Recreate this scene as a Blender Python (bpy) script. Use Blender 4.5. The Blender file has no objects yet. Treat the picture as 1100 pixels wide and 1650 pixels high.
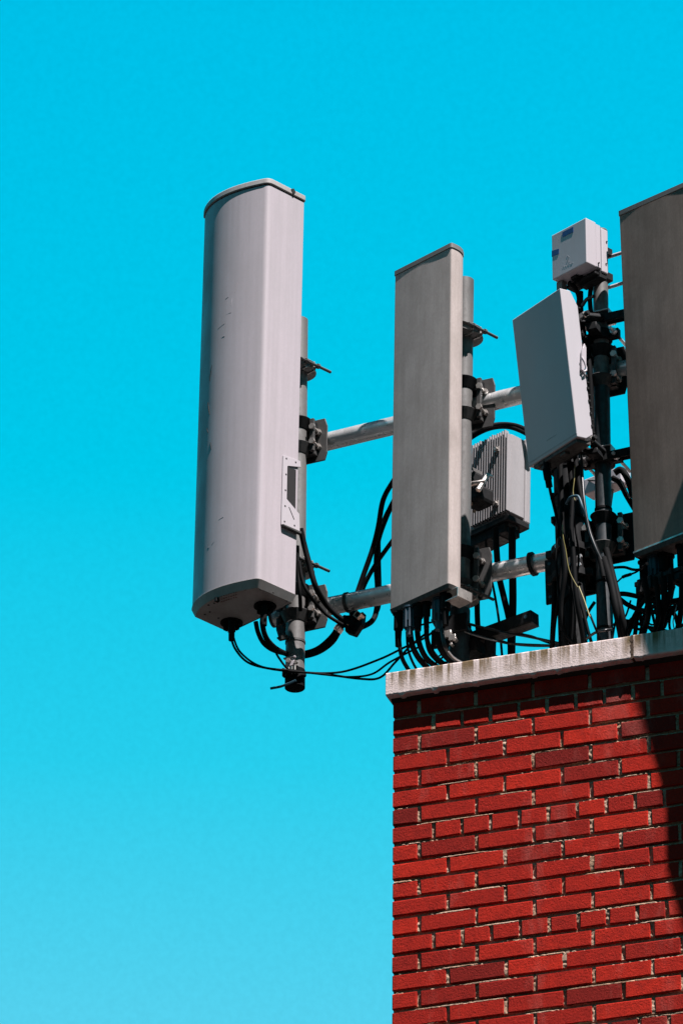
import bpy, bmesh, math, random
from mathutils import Vector, Matrix
from mathutils import noise as mnoise
random.seed(7)
R_ = math.radians
sc = bpy.context.scene
COL = sc.collection

# ------------------------------------------------------------------ camera
PITCH, ROLL, FPX = 28.0, 0.5, 9166.0
CAM = Vector((0, 0, 1.6))
cd = bpy.data.cameras.new('camera'); cam = bpy.data.objects.new('camera', cd); COL.objects.link(cam)
CR = Matrix.Rotation(R_(90 + PITCH), 3, 'X') @ Matrix.Rotation(R_(ROLL), 3, 'Z')
cam.matrix_world = Matrix.Translation(CAM) @ CR.to_4x4()
cd.sensor_fit = 'HORIZONTAL'; cd.sensor_width = 24.0; cd.lens = 24.0 * FPX / 1100.0
cd.clip_start = 0.1; cd.clip_end = 6000
sc.camera = cam

# ------------------------------------------------------------------ light
SUN_AZ, SUN_EL = 35.0, 61.0            # degrees to the right of straight-behind-the-camera, elevation
S = Vector((math.sin(R_(SUN_AZ)) * math.cos(R_(SUN_EL)), -math.cos(R_(SUN_AZ)) * math.cos(R_(SUN_EL)), math.sin(R_(SUN_EL))))
ld = bpy.data.lights.new('sun', 'SUN'); ld.energy = 4.8; ld.angle = R_(0.5); ld.color = (1.0, 0.93, 0.93)
lo = bpy.data.objects.new('sun', ld); COL.objects.link(lo); lo.rotation_euler = S.to_track_quat('Z', 'Y').to_euler()
w = bpy.data.worlds.new('World'); sc.world = w; w.use_nodes = True
nt = w.node_tree; nt.nodes.clear()
sky = nt.nodes.new('ShaderNodeTexSky'); sky.sky_type = 'NISHITA'; sky.sun_disc = False
sky.sun_elevation = R_(SUN_EL); sky.sun_rotation = math.atan2(S.x, S.y)
tc = nt.nodes.new('ShaderNodeTexCoord'); sx = nt.nodes.new('ShaderNodeSeparateXYZ')
nt.links.new(tc.outputs['Generated'], sx.inputs[0])
rp = nt.nodes.new('ShaderNodeValToRGB'); el = rp.color_ramp.elements
SKYRAMP = [(0.0, (.03, .11, .095)), (0.34, (.05, .22, .19)), (0.387, (.19, .84, .68)), (0.43, (.045, .88, .71)),
           (0.475, (.0, .90, .74)), (0.545, (.0, .90, .79)), (0.62, (.0, .33, .32)), (1.0, (.0, .06, .07))]
el[0].position = SKYRAMP[0][0]; el[0].color = (*SKYRAMP[0][1], 1)
el[1].position = SKYRAMP[-1][0]; el[1].color = (*SKYRAMP[-1][1], 1)
for p, c in SKYRAMP[1:-1]:
    e = el.new(p); e.color = (*c, 1)
nt.links.new(sx.outputs['Z'], rp.inputs[0])
mx = nt.nodes.new('ShaderNodeMix'); mx.data_type = 'RGBA'; mx.blend_type = 'MULTIPLY'; mx.inputs[0].default_value = 1
nt.links.new(sky.outputs[0], mx.inputs[6]); nt.links.new(rp.outputs[0], mx.inputs[7])
sn = nt.nodes.new('ShaderNodeTexNoise'); sn.inputs['Scale'].default_value = 900; sn.inputs['Detail'].default_value = 2
nt.links.new(tc.outputs['Generated'], sn.inputs['Vector'])
sm = nt.nodes.new('ShaderNodeMapRange'); sm.inputs[1].default_value = .25; sm.inputs[2].default_value = .75; sm.inputs[3].default_value = .97; sm.inputs[4].default_value = 1.03
nt.links.new(sn.outputs['Fac'], sm.inputs[0])
bg = nt.nodes.new('ShaderNodeBackground'); bg.inputs[1].default_value = 0.15
wo = nt.nodes.new('ShaderNodeOutputWorld')
az = nt.nodes.new('ShaderNodeMapRange'); az.inputs[1].default_value = -.35; az.inputs[2].default_value = .5; az.inputs[3].default_value = .30; az.inputs[4].default_value = 1.0
dt = nt.nodes.new('ShaderNodeVectorMath'); dt.operation = 'DOT_PRODUCT'; dt.inputs[1].default_value = (-.62, .76, 0)
nt.links.new(tc.outputs['Generated'], dt.inputs[0]); nt.links.new(dt.outputs['Value'], az.inputs[0])              # the sky behind the viewer is the deeper, darker half
mz = nt.nodes.new('ShaderNodeMix'); mz.data_type = 'RGBA'; mz.blend_type = 'MULTIPLY'; mz.inputs[0].default_value = 1
nt.links.new(mx.outputs[2], mz.inputs[6]); nt.links.new(az.outputs[0], mz.inputs[7])
mg = nt.nodes.new('ShaderNodeMix'); mg.data_type = 'RGBA'; mg.blend_type = 'MULTIPLY'; mg.inputs[0].default_value = 1
nt.links.new(mz.outputs[2], mg.inputs[6]); nt.links.new(sm.outputs[0], mg.inputs[7])
nt.links.new(mg.outputs[2], bg.inputs[0]); nt.links.new(bg.outputs[0], wo.inputs[0])
sc.view_settings.view_transform = 'Standard'; sc.view_settings.look = 'None'
sc.view_settings.exposure = 1.2; sc.view_settings.gamma = 1.0

# ------------------------------------------------------------------ placing helpers
def ray(px, py):
    return (CR @ Vector(((px - 550) / FPX, -(py - 825) / FPX, -1))).normalized()
def hit(px, py, P, n):
    r = ray(px, py); return CAM + r * ((P - CAM).dot(n) / r.dot(n))
def atZ(px, py, Z):
    r = ray(px, py); return CAM + r * ((Z - CAM.z) / r.z)
def axes(yaw):                                    # face turned 'yaw' degrees to the left of the viewer
    a = R_(yaw); return Vector((math.cos(a), -math.sin(a), 0)), Vector((-math.sin(a), -math.cos(a), 0))
WY = 20.0; WU, WN = axes(WY)                      # wall direction and outward normal
W0 = CAM + ray(633, 1128) * 19.5                  # wall corner just under the coping
RY = 26.0; RU, RN = axes(RY)                      # rig plane: the horizontal tubes run in it
RP = hit(632, 1128, W0 - WN * 0.30, WN)
def at(px, py, d=0.0):
    return hit(px, py, RP + RN * d, RN)
def frame(loc, yaw=0.0, tilt=0.0, lean=0.0):
    """local x along the face, -y out of the face, z up"""
    return Matrix.Translation(loc) @ Matrix.Rotation(R_(-yaw), 4, 'Z') @ Matrix.Rotation(R_(tilt), 4, 'X') @ Matrix.Rotation(R_(lean), 4, 'Y')

# ------------------------------------------------------------------ mesh builder
class MB:
    def __init__(s): s.v = []; s.f = []; s.sm = []; s.cuts = []
    def add(s, vs, fs, M=None, smooth=False):
        o = len(s.v)
        s.v += [(M @ Vector(p)) if M is not None else Vector(p) for p in vs]
        s.f += [tuple(i + o for i in f) for f in fs]; s.sm += [smooth] * len(fs); return s
    def box(s, x0, x1, y0, y1, z0, z1, M=None):
        vs = [(x, y, z) for z in (z0, z1) for y in (y0, y1) for x in (x0, x1)]
        return s.add(vs, [(0, 2, 3, 1), (4, 5, 7, 6), (0, 1, 5, 4), (2, 6, 7, 3), (0, 4, 6, 2), (1, 3, 7, 5)], M)
    def prism(s, pts, z0, z1, M=None, smooth=False, top=None):
        n = len(pts); tp = top or pts
        vs = [(x, y, z0) for x, y in pts] + [(x, y, z1) for x, y in tp]
        o = len(s.v)
        s.add(vs, [(i, (i + 1) % n, n + (i + 1) % n, n + i) for i in range(n)], M, smooth)
        s.f += [tuple(o + i for i in reversed(range(n))), tuple(o + n + i for i in range(n))]; s.sm += [False, False]
        return s
    def ring(s, ro, ri, z0, z1, M=None, seg=32):
        vs = []
        for z, r in ((z0, ro), (z1, ro), (z1, ri), (z0, ri)):
            vs += [(r * math.cos(2 * math.pi * k / seg), r * math.sin(2 * math.pi * k / seg), z) for k in range(seg)]
        fs = [(a * seg + k, a * seg + (k + 1) % seg, ((a + 1) % 4) * seg + (k + 1) % seg, ((a + 1) % 4) * seg + k) for a in range(4) for k in range(seg)]
        return s.add(vs, fs, M, True)
    def tube(s, pts, r, seg=10, cap=True, M=None):
        pts = [Vector(p) for p in pts]; n = len(pts); rr = r if isinstance(r, (list, tuple)) else [r] * n
        vs = []; up = None
        for i, p in enumerate(pts):
            t = (pts[min(i + 1, n - 1)] - pts[max(i - 1, 0)]).normalized()
            if up is None:
                up = t.orthogonal().normalized()
            else:
                up = (up - t * up.dot(t)); up = up.normalized() if up.length > 1e-6 else t.orthogonal().normalized()
            q = t.cross(up)
            vs += [p + (up * math.cos(2 * math.pi * k / seg) + q * math.sin(2 * math.pi * k / seg)) * rr[i] for k in range(seg)]
        fs = [(i * seg + k, i * seg + (k + 1) % seg, (i + 1) * seg + (k + 1) % seg, (i + 1) * seg + k) for i in range(n - 1) for k in range(seg)]
        o = len(s.v)
        s.add(vs, fs, M, True)
        if cap:
            s.f += [tuple(o + k for k in reversed(range(seg))), tuple(o + (n - 1) * seg + k for k in range(seg))]; s.sm += [False, False]
        return s
    def rod(s, a, b, r, seg=12, M=None):
        return s.tube([a, b], r, seg, True, M)
    def hexnut(s, a, b, r, M=None): return s.tube([a, b], r, 6, True, M)
    def cut(s):                                   # what follows is a separate piece: its own object
        s.cuts.append((len(s.v), len(s.f))); return s
    def build(s, name, mat, parent=None, bevel=0.0, bseg=2):
        if s.cuts:
            ends = [c for c in s.cuts if c != (0, 0)] + [(len(s.v), len(s.f))]; a = (0, 0); first = None
            for e in ends:
                if e == a: continue
                q = MB(); q.v = s.v[a[0]:e[0]]; q.f = [tuple(i - a[0] for i in f) for f in s.f[a[1]:e[1]]]; q.sm = s.sm[a[1]:e[1]]
                o = q.build(name, mat, parent, bevel, bseg); first = first or o; a = e
            return first
        me = bpy.data.meshes.new(name); me.from_pydata([tuple(p) for p in s.v], [], s.f)
        for p, k in zip(me.polygons, s.sm): p.use_smooth = k
        bm = bmesh.new(); bm.from_mesh(me); bmesh.ops.recalc_face_normals(bm, faces=bm.faces); bm.to_mesh(me); bm.free()
        me.materials.append(mat); me.update()
        o = bpy.data.objects.new(name, me); COL.objects.link(o)
        if any(s.sm):
            try: me.set_sharp_from_angle(angle=R_(38))
            except Exception: pass
        if parent is not None: o.parent = parent
        if bevel > 0:
            m = o.modifiers.new('bevel', 'BEVEL'); m.width = bevel; m.segments = bseg; m.limit_method = 'ANGLE'; m.angle_limit = R_(40); m.harden_normals = False
        return o
def tag(o, label=None, cat=None, group=None, kind=None):
    if label: o['label'] = label
    if cat: o['category'] = cat
    if group: o['group'] = group
    if kind: o['kind'] = kind
    return o
def thing(name, M, label, cat, group=None):
    o = bpy.data.objects.new(name, None); COL.objects.link(o); o.matrix_world = M; o.empty_display_size = 0.05
    return tag(o, label, cat, group)

# ------------------------------------------------------------------ materials
def newmat(name):
    m = bpy.data.materials.new(name); m.use_nodes = True; n = m.node_tree; n.nodes.clear()
    out = n.nodes.new('ShaderNodeOutputMaterial'); b = n.nodes.new('ShaderNodeBsdfPrincipled'); n.links.new(b.outputs[0], out.inputs[0])
    return m, n, b
def nd(n, t, **k):
    x = n.nodes.new(t)
    for a, v in k.items(): setattr(x, a, v)
    return x
def noise_fac(n, scale, vec_scale=(1, 1, 1), detail=4, lo=.35, hi=.65, rough=.55):
    t = nd(n, 'ShaderNodeTexCoord'); mp = nd(n, 'ShaderNodeMapping'); mp.inputs['Scale'].default_value = vec_scale
    no = nd(n, 'ShaderNodeTexNoise'); no.inputs['Scale'].default_value = scale; no.inputs['Detail'].default_value = detail; no.inputs['Roughness'].default_value = rough
    n.links.new(t.outputs['Object'], mp.inputs[0]); n.links.new(mp.outputs[0], no.inputs['Vector'])
    mr = nd(n, 'ShaderNodeMapRange'); mr.inputs[1].default_value = lo; mr.inputs[2].default_value = hi
    n.links.new(no.outputs['Fac'], mr.inputs[0]); return mr.outputs[0]
def mix(n, f, a, b, mode='MIX'):
    x = nd(n, 'ShaderNodeMix', data_type='RGBA', blend_type=mode)
    for s, v in ((0, f), (6, a), (7, b)):
        if isinstance(v, (int, float)): x.inputs[s].default_value = v
        elif isinstance(v, tuple): x.inputs[s].default_value = (*v[:3], 1)
        else: n.links.new(v, x.inputs[s])
    return x.outputs[2]
def mul(n, a, b):
    x = nd(n, 'ShaderNodeMath', operation='MULTIPLY')
    for s, v in ((0, a), (1, b)):
        if isinstance(v, (int, float)): x.inputs[s].default_value = v
        else: n.links.new(v, x.inputs[s])
    return x.outputs[0]
def bump(n, b, fac, strength=.2, dist=.002):
    x = nd(n, 'ShaderNodeBump'); x.inputs['Strength'].default_value = strength; x.inputs['Distance'].default_value = dist
    n.links.new(fac, x.inputs['Height']); n.links.new(x.outputs[0], b.inputs['Normal'])
def paint(name, col, dirt, streak=.35, blot=.3, rough=.5, spec=.4, bmp=.05):
    """painted / plastic surface with vertical streaks and blotchy dirt"""
    m, n, b = newmat(name)
    s = noise_fac(n, 60, (1, 1, .03), 5, .35, .75)
    s2 = noise_fac(n, 9, (1, 1, .5), 6, .4, .75, .65); s3 = noise_fac(n, 230, (1, 1, .35), 3, .3, .7, .6)
    c = mix(n, mul(n, s, streak), col, dirt); c = mix(n, mul(n, s2, blot), c, dirt); c = mix(n, mul(n, s3, blot * .55), c, dirt)
    n.links.new(c, b.inputs['Base Color'])
    r = nd(n, 'ShaderNodeMapRange'); r.inputs[3].default_value = rough - .08; r.inputs[4].default_value = rough + .15
    n.links.new(s2, r.inputs[0]); n.links.new(r.outputs[0], b.inputs['Roughness'])
    b.inputs['Specular IOR Level'].default_value = spec
    bump(n, b, noise_fac(n, 400, (1, 1, 1), 2, 0, 1), bmp, .0006)
    return m
def metal(name, col, col2, rough=.45, met=.6, scale=70, blot=.5, bp=.12):
    m, n, b = newmat(name)
    f = noise_fac(n, scale, (1, 1, .6), 5, .35, .65)
    g = noise_fac(n, 14, (1, 1, .4), 6, .45, .7, .65)
    c = mix(n, mul(n, f, .6), col, col2); c = mix(n, mul(n, g, blot), c, tuple(x * .55 for x in col2))
    n.links.new(c, b.inputs['Base Color']); b.inputs['Metallic'].default_value = met
    r = nd(n, 'ShaderNodeMapRange'); r.inputs[3].default_value = rough - .1; r.inputs[4].default_value = rough + .18
    n.links.new(f, r.inputs[0]); n.links.new(r.outputs[0], b.inputs['Roughness'])
    bump(n, b, f, bp, .001)
    return m
M = {}
M['white_antenna'] = paint('white_antenna', (.42, .375, .40), (.25, .235, .24), .30, .30, .5, .25)
M['white_cap'] = paint('white_cap', (.40, .385, .38), (.17, .13, .10), .2, .5, .5)
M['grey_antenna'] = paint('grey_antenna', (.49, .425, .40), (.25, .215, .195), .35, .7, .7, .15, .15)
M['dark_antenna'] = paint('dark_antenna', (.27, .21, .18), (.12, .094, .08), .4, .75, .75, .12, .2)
M['grey_cap'] = paint('grey_cap', (.17, .165, .16), (.12, .10, .09), .3, .5, .6)
M['white_box'] = paint('white_box', (.44, .405, .43), (.32, .30, .30), .15, .2, .45)
M['panel_white'] = paint('panel_white', (.42, .40, .42), (.36, .34, .36), .12, .15, .4)
M['fin_white'] = paint('fin_white', (.33, .315, .32), (.15, .145, .145), .2, .35, .5)
M['galv'] = metal('galvanised_pipe', (.16, .155, .148), (.09, .086, .082), .5, .15)
M['tube_galv'] = metal('tube_galvanised', (.72, .72, .71), (.62, .62, .62), .30, .6, 40, .10, .01)
M['bright_galv'] = metal('bright_galvanised', (.72, .70, .70), (.5, .5, .5), .33, .5)
M['dark_steel'] = metal('dark_steel', (.06, .058, .055), (.025, .025, .025), .6, .1)
M['black_steel'] = metal('black_steel', (.009, .010, .011), (.004, .004, .004), .65, .0)
M['black_steel'].node_tree.nodes['Principled BSDF'].inputs['Specular IOR Level'].default_value = .22
M['shade_sleeve'] = metal('painted_shade', (.020, .028, .034), (.012, .016, .018), .5, .0)  # dark tone standing in for shade on the lower poles
M['bolt'] = metal('bolt_metal', (.60, .56, .52), (.35, .32, .30), .35, .7)
M['copper_bolt'] = metal('tarnished_bolt', (.60, .42, .32), (.3, .2, .15), .35, .7)
M['rubber'] = paint('black_rubber', (.004, .0045, .005), (.009, .009, .009), .4, .5, .7, .06, .05)
M['grey_rubber'] = paint('grey_cable', (.014, .016, .018), (.008, .008, .008), .4, .5, .35, .5, .05)
M['pale_cable'] = paint('pale_cable', (.34, .33, .33), (.2, .2, .2), .4, .4, .35)
M['yellow_wire'] = paint('yellow_wire', (.26, .21, .06), (.2, .2, .1), .3, .3, .4)
M['blue_tape'] = paint('blue_tape', (.02, .055, .20), (.02, .04, .12), .3, .3, .5)
M['teal_strap'] = paint('blue_strap', (.02, .07, .10), (.012, .045, .065), .3, .3, .5)
M['label_grey'] = paint('faded_print', (.33, .33, .36), (.4, .4, .42), .3, .5, .6)
M['rust_print'] = paint('rusty_print', (.20, .08, .06), (.12, .06, .05), .5, .5, .6)
M['blue_plastic'] = paint('blue_grey_sleeve', (.03, .06, .085), (.015, .025, .035), .4, .4, .45)
M['screw_black'] = paint('dark_hole', (.006, .006, .006), (.01, .01, .01), .1, .1, .8)
M['dark_tone'] = paint('dark_mortar', (.05, .035, .03), (.02, .015, .012), .3, .5, .9, .0)
M['joint'] = paint('weathered_joint', (.16, .11, .08), (.04, .03, .025), .6, .9, .9, .0)
M['roof'] = paint('roof_felt', (.06, .055, .05), (.035, .035, .035), .2, .6, .9)
M['asphalt'] = paint('asphalt', (.016, .016, .016), (.010, .010, .010), 0, .6, 1)
M['pave'] = paint('pavement_concrete', (.05, .047, .044), (.035, .033, .032), 0, .6, .9)

for k in ('asphalt', 'pave', 'roof'): M[k].node_tree.nodes['Principled BSDF'].inputs['Specular IOR Level'].default_value = 0
# brick: own colour of every brick in a mesh attribute, plus flecks
def brick_mat():
    m, n, b = newmat('red_brick')
    a = nd(n, 'ShaderNodeAttribute'); a.attribute_name = 'brick_tone'
    v = nd(n, 'ShaderNodeValToRGB'); e = v.color_ramp.elements
    e[0].position = 0; e[0].color = (.17, .0125, .0095, 1); e[1].position = 1; e[1].color = (.46, .0225, .0110, 1)
    x = e.new(.45); x.color = (.33, .0165, .0098, 1)
    n.links.new(a.outputs['Fac'], v.inputs[0])
    f1 = noise_fac(n, 26, (1, 1, 1), 6, .44, .74, .75); f2 = noise_fac(n, 7, (1, 1, .35), 5, .55, .74, .65)
    f3 = noise_fac(n, 170, (1, 1, 1), 3, .62, .75)
    c = mix(n, mul(n, f1, .6), v.outputs[0], (.13, .008, .007))
    c = mix(n, mul(n, f2, .26), c, (.46, .18, .15)); c = mix(n, mul(n, f3, .45), c, (.05, .010, .008))
    n.links.new(c, b.inputs['Base Color']); b.inputs['Roughness'].default_value = .85; b.inputs['Specular IOR Level'].default_value = .08
    bump(n, b, noise_fac(n, 120, (1, 1, 1), 6, .3, .7, .75), .6, .003)
    return m
M['brick'] = brick_mat()
def mortar_mat():
    m, n, b = newmat('sandy_mortar')
    f = noise_fac(n, 110, (1, 1, 1), 5, .35, .65, .7); g = noise_fac(n, 9, (1, 1, 1), 4, .4, .65)
    c = mix(n, f, (.50, .32, .21), (.17, .10, .065)); c = mix(n, mul(n, g, .5), c, (.56, .42, .33))
    n.links.new(c, b.inputs['Base Color']); b.inputs['Roughness'].default_value = .95; b.inputs['Specular IOR Level'].default_value = .1
    bump(n, b, f, .6, .003); return m
M['mortar'] = mortar_mat()
def coping_mat():
    m, n, b = newmat('stained_concrete')
    t = nd(n, 'ShaderNodeTexCoord'); sep = nd(n, 'ShaderNodeSeparateXYZ'); n.links.new(t.outputs['Object'], sep.inputs[0])
    drip = noise_fac(n, 30, (1, 1, .05), 5, .45, .55, .6)
    drip2 = noise_fac(n, 80, (1, 1, .06), 4, .48, .64, .6)
    hz = nd(n, 'ShaderNodeMapRange'); hz.inputs[1].default_value = -.08; hz.inputs[2].default_value = -.02; hz.inputs[3].default_value = .12; hz.inputs[4].default_value = 1
    n.links.new(sep.outputs['Z'], hz.inputs[0])                      # run-off stains start at the top edge
    blot = noise_fac(n, 30, (1, 1, 1), 6, .45, .7, .7); big = noise_fac(n, 6, (1, 1, .3), 3, .38, .50)
    base = mix(n, blot, (.70, .575, .55), (.52, .42, .38))
    c = mix(n, mul(n, mul(n, drip, hz.outputs[0]), mul(n, big, 1.0)), base, (.17, .115, .06))
    c = mix(n, mul(n, mul(n, drip2, hz.outputs[0]), .6), c, (.24, .165, .11))
    n.links.new(c, b.inputs['Base Color']); b.inputs['Roughness'].default_value = .9; b.inputs['Specular IOR Level'].default_value = .2
    bump(n, b, noise_fac(n, 150, (1, 1, 1), 6, .3, .7, .7), .4, .002); return m
M['coping'] = coping_mat()

# ------------------------------------------------------------------ ground and street
g = MB().box(-3000, 3000, -3000, 3000, -.5, 0).build('ground', M['asphalt']); tag(g, kind='structure')
g = MB().box(-9, 60, 13.5, 60, 0, .12).build('pavement', M['pave'], bevel=.02); tag(g, kind='structure')

# ------------------------------------------------------------------ brick building
BM = Matrix.Translation(Vector((W0.x, W0.y, W0.z))) @ Matrix.Rotation(R_(-WY), 4, 'Z')    # local: x along the wall, -y outward, z=0 coping underside
BW, BD, BH = 9.0, 7.0, W0.z
building = thing('brick_building', BM @ Matrix.Translation((0, 0, -BH)), 'red brick building corner with pale stained stone coping along its top edge', 'building')
def bpart(mb, name, mat, bevel=0, label=None):
    o = mb.build(name, mat, building, bevel); o.location = (0, 0, BH)
    if label: o['label'] = label
    return o
COURSE, HEAD, JT = .0677, .1016, .0138
def brick_courses(mb, tones, length, depth_rows, face):
    """individual bricks of an American bond, header course every sixth"""
    for r in range(depth_rows):
        z1 = -r * COURSE - .012; z0 = z1 - COURSE + JT
        k = (r - 1) % 6
        x = 0.0; first = True
        while x < length:
            if k == 0: L = .1524 if first else HEAD
            elif k in (1, 3, 5): L = HEAD if first else 2 * HEAD
            else: L = 2 * HEAD
            first = False
            x1 = min(x + L - JT, length)
            t = max(0, min(1, random.gauss(.5, .24))); 
            jz = random.uniform(-.0012, .0012); jx = random.uniform(-.0012, .0012); jy = random.uniform(-.0014, .0014)
            if face == 'front': a = (x + (jx if x > 0 else 0), x1 + jx, -.0 + jy, .09, z0 + jz, z1 + jz)
            else: a = (0.0 + jy, .09, x + .0915, x1 + .0915, z0 + jz, z1 + jz)
            n0 = len(mb.f); e = .0022
            X0, X1, Y0, Y1, Z0, Z1 = a
            q = lambda s=.0019: random.uniform(-s, s)
            # brick with a slightly irregular worn arris
            if face == 'front':
                fr = [(X0 + e + q(), Y0, Z0 + e + q()), (X1 - e + q(), Y0, Z0 + e + q()), (X1 - e + q(), Y0, Z1 - e + q()), (X0 + e + q(), Y0, Z1 - e + q())]
                md = [(X0, Y0 + e, Z0), (X1, Y0 + e, Z0), (X1, Y0 + e, Z1), (X0, Y0 + e, Z1)]
                bk = [(X0, Y1, Z0), (X1, Y1, Z0), (X1, Y1, Z1), (X0, Y1, Z1)]
            else:
                fr = [(X0, Y0 + e + q(), Z0 + e + q()), (X0, Y1 - e + q(), Z0 + e + q()), (X0, Y1 - e + q(), Z1 - e + q()), (X0, Y0 + e + q(), Z1 - e + q())]
                md = [(X0 + e, Y0, Z0), (X0 + e, Y1, Z0), (X0 + e, Y1, Z1), (X0 + e, Y0, Z1)]
                bk = [(X1, Y0, Z0), (X1, Y1, Z0), (X1, Y1, Z1), (X1, Y0, Z1)]
            fs = [(0, 1, 2, 3)] + [(i, (i + 1) % 4, 4 + (i + 1) % 4, 4 + i) for i in range(4)] + [(4 + i, 4 + (i + 1) % 4, 8 + (i + 1) % 4, 8 + i) for i in range(4)]
            mb.add(fr + md + bk, fs)
            tones += [t] * 12
            x += L
ROWS = 40
FL, SL = 3.2, 2.4
bmx = MB(); tones = []
brick_courses(bmx, tones, FL, ROWS, 'front'); brick_courses(bmx, tones, SL, ROWS, 'side')
wall = bpart(bmx, 'wall', M['brick'])
at_ = wall.data.attributes.new('brick_tone', 'FLOAT', 'POINT')
for i, t in enumerate(tones): at_.data[i].value = t
# mortar bed: a rough recessed sheet behind the brick faces
def mortar_sheet(length, height, sx, sz):
    mb = MB(); nx = int(length / sx); nz = int(height / sz); vs = []; BH_ = COURSE - JT
    for j in range(nz + 1):
        z = -j * sz; zl = (j * sz - .012) % COURSE; t = (zl - BH_) / JT
        for i in range(nx + 1):
            x = i * sx
            v = mnoise.noise(Vector((x * 90, z * 90, 3))); u = mnoise.noise(Vector((x * 6, z * 15, 21)))
            if t > 0:                              # bed joint: washed out at its top, a ragged lip along its foot
                lip = max(0, min(1, .42 + 2.2 * u + .9 * v)) * max(0, min(1, (t - .38) * 3.5))
                d = .0125 + .002 * v - .0125 * lip
            else:                                  # behind the bricks and in the head joints
                q = mnoise.noise(Vector((x * 14, z * 12, 40)))
                d = .0072 + .0045 * v - .010 * q
            d = max(.0018 if t <= 0 else -.0008, min(.014, d))
            vs.append((x if i else .003, d if i else .008, z))
    fs = [(j * (nx + 1) + i, j * (nx + 1) + i + 1, (j + 1) * (nx + 1) + i + 1, (j + 1) * (nx + 1) + i) for j in range(nz) for i in range(nx)]
    # where the sheet runs behind a brick it must not come through the brick's face
    mb.add(vs, fs, None, True); return mb
bpart(mortar_sheet(1.5, 1.42, .0042, .0026), 'mortar', M['mortar'])
rest = MB(); H_ = ROWS * COURSE
rest.box(1.496, FL, .009, .08, -1.42, -.012); rest.box(.012, FL, .0092, .08, -H_, -1.415)
rest.box(.009, .08, .013, SL + .09, -H_, -.012)
bpart(rest, 'mortar', M['mortar'])
# the rest of the walls, beyond the hand laid courses
def lower_mat():
    m, n, b = newmat('brick_courses')
    t = nd(n, 'ShaderNodeTexCoord'); sep = nd(n, 'ShaderNodeSeparateXYZ'); cmb = nd(n, 'ShaderNodeCombineXYZ'); ad = nd(n, 'ShaderNodeMath', operation='ADD')
    n.links.new(t.outputs['Object'], sep.inputs[0]); n.links.new(sep.outputs['X'], ad.inputs[0]); n.links.new(sep.outputs['Y'], ad.inputs[1])
    n.links.new(ad.outputs[0], cmb.inputs[0]); n.links.new(sep.outputs['Z'], cmb.inputs[1])
    bt = nd(n, 'ShaderNodeTexBrick'); bt.inputs['Scale'].default_value = 1; bt.inputs['Brick Width'].default_value = .2032; bt.inputs['Row Height'].default_value = COURSE
    bt.inputs['Mortar Size'].default_value = .005; bt.inputs['Color1'].default_value = (.40, .03, .016, 1); bt.inputs['Color2'].default_value = (.19, .018, .013, 1); bt.inputs['Mortar'].default_value = (.3, .2, .13, 1)
    n.links.new(cmb.outputs[0], bt.inputs['Vector']); n.links.new(bt.outputs['Color'], b.inputs['Base Color']); b.inputs['Roughness'].default_value = .85
    return m
lw = MB(); lw.box(0, FL, .0, .3, -BH, -H_ - .001); lw.box(FL + .001, BW, .0, .3, -BH, -.012)
lw.box(.0, .3, .301, BD, -BH, -H_ - .001); lw.box(.0, .3, SL + .1, BD, -H_, -.012)
lw.box(BW - .3, BW, .301, BD, -BH, -.012); lw.box(.301, BW - .301, BD - .3, BD, -BH, -.012)
lw.box(.081, .3, .3, SL + .09, -H_, -.012)
bpart(lw, 'wall', lower_mat())
bpart(MB().box(.08, BW - .3, .081, .3, -H_ - .0, -.013), 'backing_wall', M['dark_steel'])
bpart(MB().box(.3, BW - .3, .3, BD - .3, -1.2, -1.0), 'roof', M['roof'])
# coping stones with ragged lower edge
OH, CT = .039, .088
def coping_stone(x0, x1, y0, y1, dz=0, front=True):
    mb = MB(); n = max(2, int((x1 - x0) / .009)); vs = []
    for i in range(n + 1):
        x = x0 + (x1 - x0) * i / n
        rg = mnoise.noise(Vector((x * 60, 5, 0))) * .0022 + mnoise.noise(Vector((x * 17, 1, 0))) * .0016
        dr = max(0, mnoise.noise(Vector((x * 34, 8, 2))) - .2) * .018
        rt = mnoise.noise(Vector((x * 25, 2, 7))) * .0012
        prof = [(y0 + .004, -CT - dr), (y0, -CT + .004 + rg), (y0, -.004 + rt), (y0 + .004, rt), (y1, .01), (y1, -CT), (y0 + .06, -CT - .002)]
        vs += [(x, a, b + dz) for a, b in prof]
    m = 7
    fs = [(i * m + k, (i + 1) * m + k, (i + 1) * m + (k + 1) % m, i * m + (k + 1) % m) for i in range(n) for k in range(m)]
    fs += [tuple(range(m)), tuple(n * m + k for k in reversed(range(m)))]
    mb.add(vs, fs); return mb
def cstone(mb, bev=0.0015):
    o = mb.build('coping_stone', M['coping'], building, bev, 1); o.location = (0, 0, BH + CT); return o
JX = .868
SH = .014
cstone(coping_stone(-SH, JX - .004, -OH, .36)); cstone(coping_stone(JX + .004, JX + 1.2, -OH, .36, .002)); 
for k in range(5): cstone(coping_stone(JX + 1.208 + k * 1.3, JX + 1.208 + k * 1.3 + 1.29, -OH, .36))
for k in range(5): cstone(MB().box(-SH, .33, .365 + 1.25 * k, .365 + 1.25 * k + 1.24, -CT, .006), .003)
jm = MB()
for k in range(26):
    z = -CT + .003 + k * .0033
    jm.tube([(JX + random.uniform(-.002, .002), -OH - .0005 + random.uniform(-.001, .0015), z), (JX + random.uniform(-.003, .003), .0, z + .002)], random.uniform(.0035, .007), 6)
jo = bpart(jm, 'joint_mortar', M['joint']); jo.location = (0, 0, BH + CT)
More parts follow.
